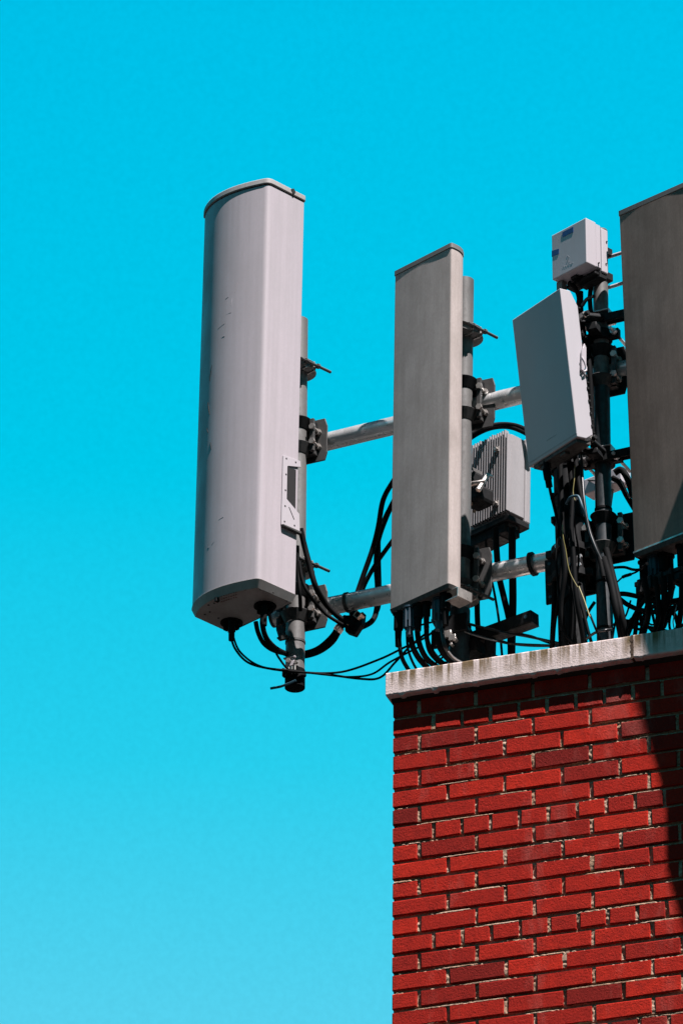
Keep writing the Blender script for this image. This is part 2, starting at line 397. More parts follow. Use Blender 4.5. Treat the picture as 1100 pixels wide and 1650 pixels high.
# bedding mortar under the coping
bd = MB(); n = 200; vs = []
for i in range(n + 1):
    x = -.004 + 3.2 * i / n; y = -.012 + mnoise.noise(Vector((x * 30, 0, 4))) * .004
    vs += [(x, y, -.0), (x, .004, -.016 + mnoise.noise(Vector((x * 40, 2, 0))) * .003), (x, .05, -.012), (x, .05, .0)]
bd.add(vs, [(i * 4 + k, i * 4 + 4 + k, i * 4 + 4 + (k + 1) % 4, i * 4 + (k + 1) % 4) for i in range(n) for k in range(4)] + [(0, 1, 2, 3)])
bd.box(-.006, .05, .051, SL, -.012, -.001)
bpart(bd, 'bedding_mortar', M['dark_tone'])  # darker than the mortar between the bricks
# ------------------------------------------------------------------ fitting flat fronted boxes to where they stand
import numpy as np
CRT = CR.transposed()
def proj(p):
    q = CRT @ (p - CAM); return 550 + FPX * q.x / -q.z, 825 - FPX * q.y / -q.z
def fit_panel(TL, TR, BR, BL, d, yaw0=46.0, fixw=None):
    """position, yaw, tilt, width and height of an upright panel whose right front edge stands at depth d"""
    ref = at(*BR, d); p = np.array([0., 0., yaw0, 0., .3, 1.]); obs = np.array([*TL, *TR, *BR, *BL], float)
    def f(p):
        Mx = frame(ref + Vector((p[0], 0, p[1])), p[2], p[3]); ww, h = p[4], p[5]; o = []
        for x, z in ((-ww, h), (0, h), (0, 0), (-ww, 0)): o += proj(Mx @ Vector((x, 0, z)))
        return np.array(o)
    for _ in range(12):
        r = obs - f(p); J = np.zeros((8, 6))
        for k in range(6):
            e = 1e-4; q = p.copy(); q[k] += e; J[:, k] = (f(q) - f(p)) / e
        p = p + np.linalg.lstsq(J, r, rcond=None)[0]
    Mx = frame(ref + Vector((p[0], 0, p[1])), p[2], p[3]) @ Matrix.Translation((-p[4] / 2, 0, 0))
    print('fit yaw %.1f tilt %.1f w %.3f h %.3f err %.1f' % (p[2], p[3], p[4], p[5], abs(obs - f(p)).max()))
    return Mx, p[4], p[5]                      # origin: bottom centre of the front face, front faces -y
def lhit(Mx, px, py, ax, val):
    I = Mx.inverted(); o = I @ CAM; r = I.to_3x3() @ ray(px, py); t = (val - o[ax]) / r[ax]; return o + r * t
def backdir(Mx): return (Mx.to_3x3() @ Vector((0, 1, 0))).normalized()
def inset(pts, d):
    cx = sum(p[0] for p in pts) / len(pts); cy = sum(p[1] for p in pts) / len(pts)
    out = []
    n = len(pts)
    for i in range(n):
        a = Vector(pts[i - 1]); b = Vector(pts[i]); c = Vector(pts[(i + 1) % n])
        n1 = Vector(((b - a).y, -(b - a).x)).normalized(); n2 = Vector(((c - b).y, -(c - b).x)).normalized()
        m = (n1 + n2).normalized()
        if m.dot(b - Vector((cx, cy))) < 0: m = -m
        out.append(tuple(b - m * d))
    return out
def rounded(pts, radii, seg=6):
    """round the corners of a polygon; radii one per corner"""
    out = []; n = len(pts)
    for i in range(n):
        a = Vector(pts[i - 1]); b = Vector(pts[i]); c = Vector(pts[(i + 1) % n]); r = radii[i]
        if r <= 0: out.append(tuple(b)); continue
        u = (a - b).normalized(); v = (c - b).normalized(); P = b + u * r; Q = b + v * r
        for k in range(seg + 1):
            t = k / seg; out.append(tuple(P * (1 - t) ** 2 + b * 2 * t * (1 - t) + Q * t * t))
    return out

# ------------------------------------------------------------------ horizontal tubes
TR_ = .033
def tube_thing(label, p0, p1, d, xl, xr):
    A = at(*p0, d); B = atZ(*p1, A.z); u = (B - A); u.z = 0; u.normalize()
    s0 = A + u * ((at(xl, p0[1], d) - A).dot(u)); s1 = A + u * ((at(xr, p1[1], d) - A).dot(u))
    Mx = Matrix.Translation(s0); t = thing('support_tube', Mx, label, 'support tube', 'horizontal support tubes')
    L = (s1 - s0).length; q = u.to_track_quat('Z', 'Y').to_matrix().to_4x4()
    MB().ring(TR_, TR_ - .004, 0, L, q, 40).build('tube', M['tube_galv'], t)
    c = MB().ring(TR_ + .003, TR_ - .010, -.004, .006, q, 32); c.build('end_ring', M['dark_steel'], t)
    return t, s0, u, L
up_t, UP0, UPU, _ = tube_thing('upper galvanised support tube running behind the panel antennas', (522, 713), (837, 636.5), 0, 447, 1260)
lo_t, LO0, LOU, _ = tube_thing('lower galvanised support tube running just above the parapet', (521, 979), (844, 912.5), 0, 441, 1260)

# ------------------------------------------------------------------ poles with their clamps
def disc(rad, neck, gap, seg=20):
    pts = [(rad * math.cos(math.pi * k / seg), rad * math.sin(math.pi * k / seg)) for k in range(seg + 1)]
    return pts + [(-neck, -gap), (neck, -gap)]
def antenna_clamp(parent, z, yaw_rel, gap=.10, rad=.062, rod=.13, r=.034, neck=.045):
    """channel shaped band round the pole that holds the back of an antenna; the rod sticks out behind"""
    Z = Matrix.Translation((0, 0, z)) @ Matrix.Rotation(R_(-yaw_rel), 4, 'Z')
    mb = MB(); P = disc(rad, neck, gap); Q = disc(rad - .012, neck - .01, gap)
    mb.prism(P, .012, .0155, Z); mb.prism(P, -.0155, -.012, Z); mb.prism(Q, -.012, .012, Z)
    c = mb.build('antenna_clamp', M['galv'], parent, .0008, 1)
    rb = MB(); rb.box(rad * .55 - .012, rad * .55 + .026, -.02, -.014, -.02, .02, Z); rb.cut(); rb.box(rad * .55 - .012, rad * .55 + .026, .02, .026, -.02, .02, Z)
    rb.build('lug', M['bolt'], c, .001, 1)
    for sx in (1, -1):
        x = sx * (rad + .004)
        q = MB().rod((x, -.05, 0), (x, rod, 0), .0055, 10, Z); q.hexnut((x, .028, 0), (x, .038, 0), .010, Z); q.hexnut((x, -.03, 0), (x, -.02, 0), .010, Z)
        q.build('threaded_rod', M['dark_steel'] if sx > 0 else M['black_steel'], c)
    return c
def tube_bracket(parent, z, w=.2, h=.18, yaw_rel=0, mat='dark_steel', r=.034, cham=.03, yb=.046):
    """plate between pole and tube with two flared saddles and four bolts"""
    Z = Matrix.Translation((0, 0, z)) @ Matrix.Rotation(R_(-yaw_rel), 4, 'Z'); W, H = w / 2, h / 2
    oc = [(-W + cham * .3, -H), (W - cham * .3, -H), (W, -H + cham), (W, H - cham), (W - cham * .3, H), (-W + cham * .3, H), (-W, H - cham), (-W, -H + cham)]
    mb = MB(); F = Z @ Matrix.Rotation(R_(90), 4, 'X')
    mb.prism(oc, -yb - .008, -yb, F)
    br = mb.build('bracket_plate', M[mat], parent, .001, 1)
    for s in (1, -1):
        zc = s * (H - .035); sb = MB(); seg = 24; vs = []
        for zz, rr in ((.018, r + .017), (.015, r + .020), (-.022, r + .003), (-.024, r + .0005)):
            vs += [(rr * math.cos(2 * math.pi * k / seg), rr * math.sin(2 * math.pi * k / seg), zc + zz) for k in range(seg)]
        sb.add(vs, [(a * seg + k, a * seg + (k + 1) % seg, (a + 1) * seg + (k + 1) % seg, (a + 1) * seg + k) for a in range(3) for k in range(seg)], Z, False)
        sb.box(-W * .62, W * .62, .02, yb - .001, zc - .015, zc + .017, Z)
        sb.build('saddle', M['black_steel'] if s > 0 else M['dark_steel'], br)
    bb = MB(); 
    for sx in (1, -1):
        for s in (1, -1):
            x = sx * W * .66; zc = s * (H - .055)
            bb.rod((x, -.012, zc), (x, yb + .05, zc), .006, 10, Z); bb.hexnut((x, yb - .014, zc), (x, yb - .001, zc), .012, Z); bb.hexnut((x, yb + .009, zc), (x, yb + .018, zc), .012, Z)
            bb.hexnut((x, -.014, zc), (x, -.004, zc), .012, Z); bb.cut()
    bb.build('bolt', M['bolt'], br)
    sp = MB()
    for sx in (1, -1): sp.cut(); sp.box(sx * W * .62 - .008, sx * W * .62 + .008, -.006, .008, -H + .02, H - .02, Z)
    sp.build('strap', M['dark_steel'], br, .001, 1)
    # U bolts that hold the tube behind the plate
    ub = MB()
    for sx in (1, -1):
        x = sx * W * .5; y0 = yb + .008; cy = .09; pts = [(x, y0 - .015, .036)] + [(x, cy - .0 + .038 * math.sin(a), .038 * math.cos(a)) for a in [math.pi * k / 10 for k in range(11)]] + [(x, y0 - .015, -.036)]
        ub.cut(); ub.tube(pts, .005, 8, True, Z)
    ub.build('u_bolt', M['bright_galv'], br)
    return br
class Pole:
    def __init__(s, label, base, top_y, d, r, top_px=None, mat='galv', cat='mounting pole', name='mounting_pole'):
        s.d = d; s.B = at(*base, d); T = hit(top_px if top_px else base[0], top_y, s.B, RN); s.r = r
        ax = (T - s.B); s.H = ax.length; q = ax.normalized()
        xl = RU.copy(); yl = q.cross(xl).normalized(); xl = yl.cross(q).normalized()
        s.M = Matrix(((xl.x, yl.x, q.x, s.B.x), (xl.y, yl.y, q.y, s.B.y), (xl.z, yl.z, q.z, s.B.z), (0, 0, 0, 1)))
        s.t = thing(name, s.M, label, cat, 'upright poles of the antenna rig')
        MB().ring(r, r - .004, 0, s.H, None, 48).build('pipe', M[mat], s.t)
    def z(s, py): return lhit(s.M, *((s.px(py)), py), 1, 0).z
    def px(s, py):
        a = proj(s.B); b = proj(s.M @ Vector((0, 0, s.H))); return a[0] + (b[0] - a[0]) * (py - a[1]) / (b[1] - a[1])
D1 = .09
p1 = Pole('galvanised pole of the large white antenna, hanging free left of the brick wall', (475, 1104), 516, D1, .034, 481)
p2 = Pole('galvanised pole standing behind the middle grey panel antenna', (739, 1092), 452, D1, .034, 748)
p3 = Pole('slim pole carrying the small white radio box above the tilted white panel', (975, 1075), 372, D1, .027, 966)
p4 = Pole('pole behind the big dark panel antenna at the right edge', (1150, 1060), 420, D1, .034, 1140)
post = Pole('thick dark post wrapped with cables, below the tilted white panel', (924, 1075), 690, .085, .050, 912, 'black_steel', 'post', 'cable_post')

# ------------------------------------------------------------------ large white antenna, left
A1, w1, h1 = fit_panel((328, 353), (434, 297), (415, 936), (310, 990), .458)
D = .178
def radome_curve(w, seg=28, al=42, ar=24):
    """front of the radome seen from above: nearly flat at its right corner, bending round to the left"""
    lo, hi = .2, 8.
    def run(p, n=400):
        x = y = 0; o = [(0, 0)]
        for i in range(n):
            t = (i + .5) / n; a = R_(-ar + (al + ar) * (1 - t) ** p); x += math.cos(a) / n; y -= math.sin(a) / n; o.append((x, y))
        return o
    for _ in range(40):
        p = (lo + hi) / 2
        if run(p)[-1][1] < 0: lo = p
        else: hi = p
    o = run(p); k = w / o[-1][0]; st = 400 // seg
    return [(q[0] * k - w / 2, q[1] * k) for q in o[::st]] + ([(w / 2, 0.)] if 400 % seg else [])
def antenna_profile(w, depth, bulge, rr, seg=28):
    W = w / 2; pts = [(-W, depth), (-W, 0)]
    pts += [q for q in radome_curve(w, seg)[1:-1] if q[0] < W - .030]
    pts += rounded([pts[-1], (W, 0), (W, depth)], [0, rr, 0], 6)[1:-1] + [(W, depth)]
    return pts
t = thing('panel_antenna', A1, 'large white curved panel antenna at the far left, standing out past the wall', 'antenna', 'panel antennas on the rooftop rig')
pr = antenna_profile(w1, D, .055, .018)
pr = pr[:-1] + [(w1 / 2, D - .004), (w1 / 2 - .004, D), (-w1 / 2 + .004, D)]
MB().prism(pr, .014, h1 - .001, None, True).build('radome', M['white_antenna'], t)
MB().prism(inset(pr, .003), h1 - .002, h1 + .006).build('seam', M['screw_black'], t)
o = MB().prism(inset(pr, -.0055), h1 + .004, h1 + .026, None, True).build('top_cap', M['white_cap'], t, .003, 2)
cb = MB().prism(inset(pr, .012), -.018, .012, None, True, inset(pr, -.003)).build('bottom_cap', M['white_cap'], t, .002, 2)
# grommets, printing and screw dimples of the bottom cap
bt = lambda px, py: lhit(A1, px, py, 2, -.018)
for (gx, gy) in ((373, 1003), (427, 976)):
    c = bt(gx, gy); mb = MB()
    for z0, z1, r0 in ((-.024, -.0185, .040), (-.036, -.024, .028)): mb.prism([(c.x + r0 * math.cos(a), c.y + r0 * math.sin(a)) for a in [2 * math.pi * k / 28 for k in range(28)]], z0, z1)
    for k in range(4):
        a = k * math.pi / 2 + .6; mb.box(c.x + .018 * math.cos(a) - .008, c.x + .018 * math.cos(a) + .008, c.y + .018 * math.sin(a) - .008, c.y + .018 * math.sin(a) + .008, -.048, -.035)
    mb.build('cable_gland', M['rubber'], t, .001, 1)
mb = MB(); random.seed(3)
for row in range(3):
    x = 0
    for k in range(7):
        c = bt(357 + k * 3.9, 961 + row * 4.2 - k * 1.2 + random.uniform(-.4, .4)); L = random.uniform(.002, .004)
        mb.box(c.x - L, c.x + L, c.y - .0018, c.y + .0018, -.0192, -.0181)
mb.build('faded_printing', M['rust_print'], t)
mb = MB()
for (x, y) in ((345, 972), (338, 986), (330, 990), (352, 996), (395, 950), (420, 950), (462, 968), (440, 955), (336, 975)):
    c = bt(x, y); mb.cut(); mb.prism([(c.x + .004 * math.cos(a), c.y + .004 * math.sin(a)) for a in [2 * math.pi * k / 10 for k in range(10)]], -.0195, -.0181)
mb.build('screws', M['dark_steel'], t)
# notch clips in the top seam, little black drill marks in the radome
mb = MB()
c = lhit(A1, 471, 309, 0, w1 / 2); mb.prism([(c.y - .013, c.z + .004), (c.y, c.z + .013), (c.y + .010, c.z + .002), (c.y, c.z - .014)], w1 / 2 - .001, w1 / 2 + .0072, Matrix(((0, 0, 1, 0), (1, 0, 0, 0), (0, 1, 0, 0), (0, 0, 0, 1))))
c = lhit(A1, 348, 966, 1, -.045); mb.cut(); mb.box(c.x - .006, c.x + .006, c.y - .004, c.y + .012, c.z - .007, c.z + .007)
mb.build('clip', M['screw_black'], t)
# slot scars on the left of the radome
RCV = radome_curve(w1, 200)
def on_radome(px, py):
    best = None
    for k in range(60):
        y = -.06 + .06 * k / 59
        p = lhit(A1, px, py, 1, y); yy = min(RCV, key=lambda q: abs(q[0] - p.x))[1]
        if best is None or abs(yy - y) < best[0]: best = (abs(yy - y), p)
    return best[1]
mb = MB()
for (xa, ya, xb, yb_, rr) in ((341.5, 588, 337.5, 614, .0035), (335, 648, 337.5, 668, .0045), (333, 690, 335, 697, .002), (339, 712, 340, 724, .003)):
    mb.cut(); a, b = on_radome(xa, ya), on_radome(xb, yb_); mb.tube([a, (a + b) / 2, b], [.0008, rr * .6, .0012], 8)
mb.build('dent', M['screw_black'], t)
mb = MB()
for (xa, ya, xb, yb_) in ((357, 512, 372, 503), (351, 530, 362, 521), (378, 470, 384, 455), (363, 482, 368, 478), (356, 545, 362, 541), (352, 838, 360, 833), (341, 878, 346, 872), (334, 884, 337, 882), (372, 492, 374, 480), (338, 560, 340, 556)):
    mb.cut(); a, b = on_radome(xa, ya), on_radome(xb, yb_); mb.tube([a + Vector((0, .0001, 0)), (a + b) / 2 + Vector((0, 0, .001)), b + Vector((0, .0001, 0))], [.0003, .0006, .0003], 6)
mb.build('scratches', M['white_box'], t)
# side bracket plate with its cut out
PZ = Matrix(((0, 0, 1, 0), (1, 0, 0, 0), (0, 1, 0, 0), (0, 0, 0, 1)))
sh = lambda px, py: (lambda q: (q.y, q.z))(lhit(A1, px, py, 0, w1 / 2 + .004))
X0 = w1 / 2
frm = [sh(456, 733), sh(484, 743), sh(484.5, 753), sh(464, 751), sh(463, 752), sh(462, 804), sh(482, 828), sh(483, 857), sh(453, 845)]
ou = MB(); ou.prism(frm, X0 + .001, X0 + .005, PZ); bp = ou.build('bracket_plate', M['white_box'], t, .0012, 1)
rc = MB(); rc.prism([sh(464, 752.5), sh(477, 757), sh(476, 822), sh(463, 804)], X0 + .0003, X0 + .0035, PZ); rc.build('opening_shade', M['screw_black'], bp)  # dark sheet stands in for the shadow inside the cut out
hl = MB(); lip = MB()
for (x, y) in ((461, 739), (476, 745), (460.5, 764.5), (459.5, 790), (459, 815.5), (458, 840.5), (474, 847)):
    c = sh(x, y); hl.cut(); hl.prism([(c[0] + .0035 * math.cos(a), c[1] + .0035 * math.sin(a)) for a in [2 * math.pi * k / 10 for k in range(10)]], X0 + .004, X0 + .0056, PZ)
a, b = sh(464.5, 817), sh(473, 837); hl.cut(); hl.prism([(a[0], a[1]), (a[0] + .004, a[1]), (b[0] + .003, b[1]), (b[0] - .001, b[1])], X0 + .004, X0 + .0056, PZ)
hl.build('screw_hole', M['screw_black'], bp)
a, b = sh(453, 845), sh(483, 858); lip.prism([a, b, (b[0], b[1] - .011), (a[0] + .004, a[1] - .008)], X0 - .0, X0 + .014, PZ); lip.build('lip', M['dark_steel'], bp, .002, 1)

yr = math.degrees(math.atan2(-backdir(A1).x, backdir(A1).y)) ; YAW1 = -yr - RY   # yaw of the antenna relative to the rig
antenna_clamp(p1.t, p1.z(596), YAW1, .15, .066, .095)
antenna_clamp(p1.t, p1.z(917), YAW1, .15, .066, .095)
tube_bracket(p1.t, p1.z(706), .19, .17)
tube_bracket(p1.t, p1.z(975), .20, .17)
# hose clamps, tape and fittings at the foot of the pole
mb = MB().ring(.0362, .0335, p1.z(1036) - .004, p1.z(1036) + .004); mb.box(-.045, -.012, -.046, -.032, p1.z(1034) - .004, p1.z(1034) + .010); mb.rod((-.05, -.042, p1.z(1032)), (-.01, -.042, p1.z(1032)), .004)
mb.build('hose_clamp', M['dark_steel'], p1.t)
z0 = p1.z(1104)
mb = MB().ring(.0358, .030, -.012, p1.z(1081)); mb.prism([(.034 * math.cos(a), .034 * math.sin(a)) for a in [2 * math.pi * k / 24 for k in range(24)]], -.014, -.008)
for k in range(7): mb.box(-.028 + k * .009, -.022 + k * .009, -.046, -.03, p1.z(1096), p1.z(1084) + random.uniform(-.01, .01))
mb.tube([(.02, -.036, .01), (.036, -.026, .02), (.042, -.006, .026)], .007); mb.build('tape_wrap', M['rubber'], p1.t)
zz = p1.z(1072)
mb = MB().box(-.024, .022, -.046, -.036, zz + .008, zz + .014); mb.box(-.017, .017, -.043, -.036, zz - .022, zz + .008); mb.build('bracket', M['white_box'], p1.t, .001, 1)
mb = MB().hexnut((-.002, -.055, zz - .004), (-.002, -.043, zz - .004), .009); mb.hexnut((.024, -.046, zz - .012), (.024, -.036, zz - .012), .007)
for k in range(4): mb.rod((-.012 + k * .012, -.049, zz - .030), (-.012 + k * .012, -.049, zz - .042 - (k % 2) * .004), .0035)
mb.build('bolts', M['bolt'], p1.t)
mb = MB().tube([(.024, -.04, -.005), (.0, -.044, -.014), (-.035, -.046, -.020), (-.072, -.046, -.019)], .0048, 6); mb.build('strap_end', M['teal_strap'], p1.t)

# ------------------------------------------------------------------ middle grey antenna
A2, w2, h2 = fit_panel((636, 444), (727, 398), (722, 941), (628, 984), .33)
def flat_antenna(Mx, w, h, depth, label, mat, ccap=.018, conn=()):
    W = w / 2
    t = thing('panel_antenna', Mx, label, 'antenna', 'panel antennas on the rooftop rig')
    pts = rounded([(-W, depth * .55), (-W, 0), (W, 0), (W + .004, depth * .62), (W - .020, depth), (-W + .02, depth)], [.02, .004, .007, .03, .012, .012], 5)
    MB().prism(pts, .003, h - .001, None, True).build('radome', M[mat], t)
    MB().prism(inset(pts, -.003), h, h + ccap, None, True).build('top_cap', M['grey_cap'], t, .003, 2)
    MB().prism(inset(pts, .004), -.012, .003, None, True, inset(pts, -.002)).build('bottom_cap', M['dark_steel'], t, .001, 1)
    return t
t2 = flat_antenna(A2, w2, h2, .080, 'middle grey weathered panel antenna above the left end of the wall', 'grey_antenna')
def connector(t, x, y, z0, L, r, mat='rubber', boot=.5):
    mb = MB(); mb.tube([(x, y, z0), (x, y, z0 - .006), (x, y, z0 - .007), (x, y, z0 - L * boot), (x, y, z0 - L * boot - .002), (x, y, z0 - L)], [r * 1.3, r * 1.3, r, r, r * .75, r * .62], 14)
    if mat == 'blue_plastic':
        for k in range(8):
            a = k * math.pi / 4; mb.rod((x + r * math.cos(a), y + r * math.sin(a), z0 - .01), (x + r * math.cos(a), y + r * math.sin(a), z0 - L * .75), r * .22, 6)
    return mb.build('connector', M[mat], t)
u2 = lambda px, py: lhit(A2, px, py, 2, -.012)
for (px, py, L, r, m_) in ((642, 988, .13, .0165, 'rubber'), (660, 979, .11, .018, 'blue_plastic'), (674, 975, .10, .017, 'rubber'), (687, 972, .10, .014, 'rubber'), (707, 966, .12, .020, 'blue_plastic'), (718, 958, .12, .017, 'rubber')):
    c = u2(px, py); connector(t2, c.x, max(.012, min(.07, c.y)), -.012, L, r, m_)
# channel bracket under its right corner
hk = MB(); c = lhit(A2, 741, 955, 2, -.02)
CX = Matrix.Translation((w2 / 2 - .035, .02, -.045))
hk.box(0, .058, 0, .07, .030, .0335, CX); hk.box(.0, .058, 0, .07, -.003, 0, CX); hk.box(.058, .0615, 0, .07, -.003, .0335, CX)
hk.build('mounting_foot', M['bolt'], t2, .0006, 1)
YAW2 = math.degrees(math.atan2(backdir(A2).x, backdir(A2).y)) - RY
antenna_clamp(p2.t, p2.z(540), YAW2, .12, .070, .095)
antenna_clamp(p2.t, p2.z(962), YAW2, .12, .066, .095)
tube_bracket(p2.t, p2.z(646), .205, .195)
tube_bracket(p2.t, p2.z(921), .195, .20)
MB().ring(.0362, .0345, 0, p2.z(984)).build('shade_sleeve', M['shade_sleeve'], p2.t)  # dark skin that paints the shade onto the pole foot
mb = MB()
for zc in (p2.z(1010), p2.z(1022)): mb.ring(.041, .033, zc - .006, zc + .006)
mb.box(-.05, .05, -.052, -.038, p2.z(1028), p2.z(1000)); mb.box(-.085, -.02, -.05, -.03, p2.z(1046), p2.z(1018)); mb.build('cable_bracket', M['black_steel'], p2.t, .002, 1)
mb = MB(); zz = p2.z(1035)
mb.box(-.03, -.004, -.062, -.05, zz - .005, zz + .022); mb.box(-.012, .014, -.064, -.05, zz - .020, zz + .002); mb.hexnut((.012, -.07, zz - .02), (.012, -.05, zz - .02), .008); mb.hexnut((.0, -.07, zz - .038), (.0, -.05, zz - .038), .006)
mb.build('hose_clamp_screw', M['bolt'], p2.t, .001, 1)

# ------------------------------------------------------------------ big dark antenna, right edge
def dwall(px, py, D):
    a = (at(px, py, 0) - W0).dot(WN); b = (at(px, py, 1) - W0).dot(WN); return (D - a) / (b - a)
A3, w3, h3 = fit_panel((996.5, 348), (1121, 295), (1146, 842), (1022, 897), dwall(1146, 842, .10), 43)
DA = dwall(1080, 900, .06)
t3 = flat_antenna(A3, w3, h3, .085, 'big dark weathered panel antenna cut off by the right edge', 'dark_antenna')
MB().box(-w3 / 2 - .001, w3 / 2, -.0025, .02, .0045, .010).build('bottom_trim', M['bolt'], t3)
for (px, py, L, r, m_) in ((1037, 905, .13, .017, 'rubber'), (1053, 898, .10, .019, 'blue_plastic'), (1068, 893, .13, .016, 'rubber'), (1076, 896, .11, .018, 'rubber'), (1097, 880, .15, .016, 'rubber'), (1112, 880, .13, .016, 'rubber')):
    c = lhit(A3, px, py, 2, -.012); connector(t3, c.x, max(.015, min(.07, c.y)), -.012, L, r, m_)
YAW3 = math.degrees(math.atan2(backdir(A3).x, backdir(A3).y)) - RY
antenna_clamp(p4.t, p4.z(500), YAW3, .05, .070, .11); antenna_clamp(p4.t, p4.z(800), YAW3, .05, .070, .11)
tube_bracket(p4.t, p4.z(570), .2, .2); tube_bracket(p4.t, p4.z(850), .2, .2)

# two unseen antennas added past the right edge to shade the wall end
def beyond(px, py, D, yaw, tilt, w, h, dep, label):
    p = hit(px, py, W0, WN); p = p + S * (D / S.dot(WN))
    Mx = frame(p, yaw, tilt) @ Matrix.Translation((w / 2, 0, 0)); t = flat_antenna(Mx, w, h, dep, label, 'grey_antenna')
    b = Mx @ Vector((0, dep + .12, -.1)); M2 = Matrix.Translation((b.x, b.y, W0.z - .4)); hh = b.z + h - .1 - W0.z + .4
    q = thing('mounting_pole', M2, 'added pole behind the ' + label, 'mounting pole', 'upright poles of the antenna rig'); MB().ring(.034, .03, 0, hh, None, 32).build('pipe', M['galv'], q)
    D_ = (b - W0).dot(WN); ya = Matrix.Rotation(R_(-WY), 4, 'Z')
    for z in (.08, .28):
        if D_ > .05: MB().box(-.025, .025, -.04, D_ - .001, z - .02, z + .02, ya).build('standoff_arm', M['dark_steel'], q, .002, 1)  # arms added to carry the unseen antenna
beyond(1064, 1272, .45, 44.6, 5.6, .36, .86, .14, 'unseen short tilted grey panel antenna added past the right edge to shade the wall')
beyond(1073, 1400, .45, 44.6, 0, .42, .90, .14, 'unseen short upright grey panel antenna added farther right to shade the wall')

# ------------------------------------------------------------------ tilted white panel
A4, w4, h4 = fit_panel((824.5, 516.5), (902, 463.5), (929, 703.5), (851.5, 753), .39, 54)
t4 = thing('active_antenna', A4, 'plain white panel unit tilted downwards, right of the middle grey antenna', 'antenna')
W = w4 / 2; dp = .072
mb = MB(); side = [(0, .0), (dp * .55, 0), (dp, .02), (dp, h4 - .055), (dp * .62, h4), (0, h4)]
mb.prism(side, -W, W, Matrix(((0, 0, 1, 0), (1, 0, 0, 0), (0, 1, 0, 0), (0, 0, 0, 1))))
bd4 = mb.build('housing', M['panel_white'], t4, .003, 2)
mb = MB()
for k in range(11): mb.box(-W + .006, W - .001, dp, dp + .012, .03 + k * .048, .034 + k * .048)
for k in range(7): mb.box(W - .006, W + .004, dp - .004, dp + .004, .05 + k * .048, .058 + k * .048)
mb.build('cooling_fins', M['black_steel'], t4)
mb = MB().box(-W + .02, W - .012, .006, dp - .004, -.014, -.0005); mb.box(-W + .05, -W + .08, .012, .035, -.03, -.01); mb.box(.02, .05, .012, .035, -.024, -.01); mb.build('connector_strip', M['dark_steel'], t4, .001, 1)
mb = MB().box(-W, W, -.0012, .002, .012, .0155); mb.build('edge_line', M['label_grey'], t4)
mb = MB()
for k in range(9): mb.box(-.025 + k * .0062, -.0215 + k * .0062, -.0008, .0005, .052, .0545)
mb.build('faded_marking', M['label_grey'], t4)
# white handle loops on its right flank
lf = lambda px, py, x: lhit(A4, px, py, 0, x)
mb = MB()
a = [lf(x, y, W + .010) for x, y in ((936, 595), (937, 565), (941, 553), (944, 560), (944, 588), (939, 598))]
mb.prism([(p.y, p.z) for p in a], W + .004, W + .012, Matrix(((0, 0, 1, 0), (1, 0, 0, 0), (0, 1, 0, 0), (0, 0, 0, 1))))
b = [lf(x, y, W + .012) for x, y in ((937, 575), (941, 583), (944, 592), (944, 597), (940, 599))]; mb.tube(b, .004, 8)
mb.build('handle', M['white_box'], t4, .001, 1)
# tilt brackets from the panel back to the pole
def tilt_arm(pa, zb):
    """articulated steel arm between panel back and pole three, in panel coordinates"""
    P = A4.inverted() @ (p3.M @ Vector((0, -.02, zb))); Q = Vector((.01, dp + .008, pa))
    mb = MB(); v = (P - Q)
    for s in (-1, 1):
        o = Vector((s * .028, 0, 0)); mb.tube([Q + o, Q + o + v * .5 + Vector((0, 0, .03)), P + o * .7], [.016, .014, .016], 6)
    mb.box(Q.x - .05, Q.x + .05, dp - .002, dp + .014, Q.z - .04, Q.z + .04)
    mb.rod(Q + v * .5 + Vector((-.05, 0, .03)), Q + v * .5 + Vector((.06, 0, .03)), .009)
    o = mb.build('tilt_arm', M['black_steel'], t4, .002, 1)
    nb = MB().hexnut(Q + v * .5 + Vector((.03, 0, .03)), Q + v * .5 + Vector((.045, 0, .03)), .012); nb.hexnut(Q + Vector((.035, .012, .0)), Q + Vector((.05, .012, 0)), .01)
    nb.build('bolt', M['bolt'], o)
tilt_arm(h4 - .10, p3.z(520)); tilt_arm(.03, p3.z(738))
def heavy_clamp(p, z, rad, hh, mat='black_steel', ext=.1):
    mb = MB().ring(rad, p.r, z - hh, z + hh, None, 28); mb.box(-rad - .03, rad + .03, -.012, .012, z - hh * .9, z + hh * .9); mb.box(-.02, .02, -rad - .05, -rad + .01, z - hh * .7, z + hh * .7)
    o = mb.build('pole_clamp', M[mat], p.t, .002, 1)
    nb = MB()
    for s in (-1, 1): nb.cut(); nb.rod((s * (rad + .016), -.05, z), (s * (rad + .016), ext, z), .006); nb.hexnut((s * (rad + .016), -.03, z), (s * (rad + .016), -.014, z), .012)
    nb.build('bolt', M['bright_galv'], o)
    return o
def channel_clamp(p, z, rad=.05):
    """open C shaped clamp band with bright edges"""
    mb = MB(); P = [(rad * math.cos(a), rad * math.sin(a)) for a in [2 * math.pi * k / 24 for k in range(24)]]
    P2 = [(-.075, -.035), (.045, -.035), (.045, .03), (-.075, .03)]
    for zz in (.016, -.016): mb.prism(P2, z + zz - .0018, z + zz + .0018)
    mb.box(.042, .0465, -.034, .03, z - .016, z + .016)
    o = mb.build('channel_clamp', M['bright_galv'], p.t, .0005, 1)
    ib = MB().box(-.070, .038, -.030, .026, z - .0135, z + .0135); ib.build('clamp_block', M['black_steel'], o)
    return o
channel_clamp(p3, p3.z(514)); channel_clamp(p3, p3.z(733))
heavy_clamp(p3, p3.z(543), .040, .020); 
tube_bracket(p3.t, p3.z(592), .15, .19, 0, 'black_steel', .027)
tube_bracket(p3.t, p3.z(862), .20, .185, 0, 'black_steel', .027)
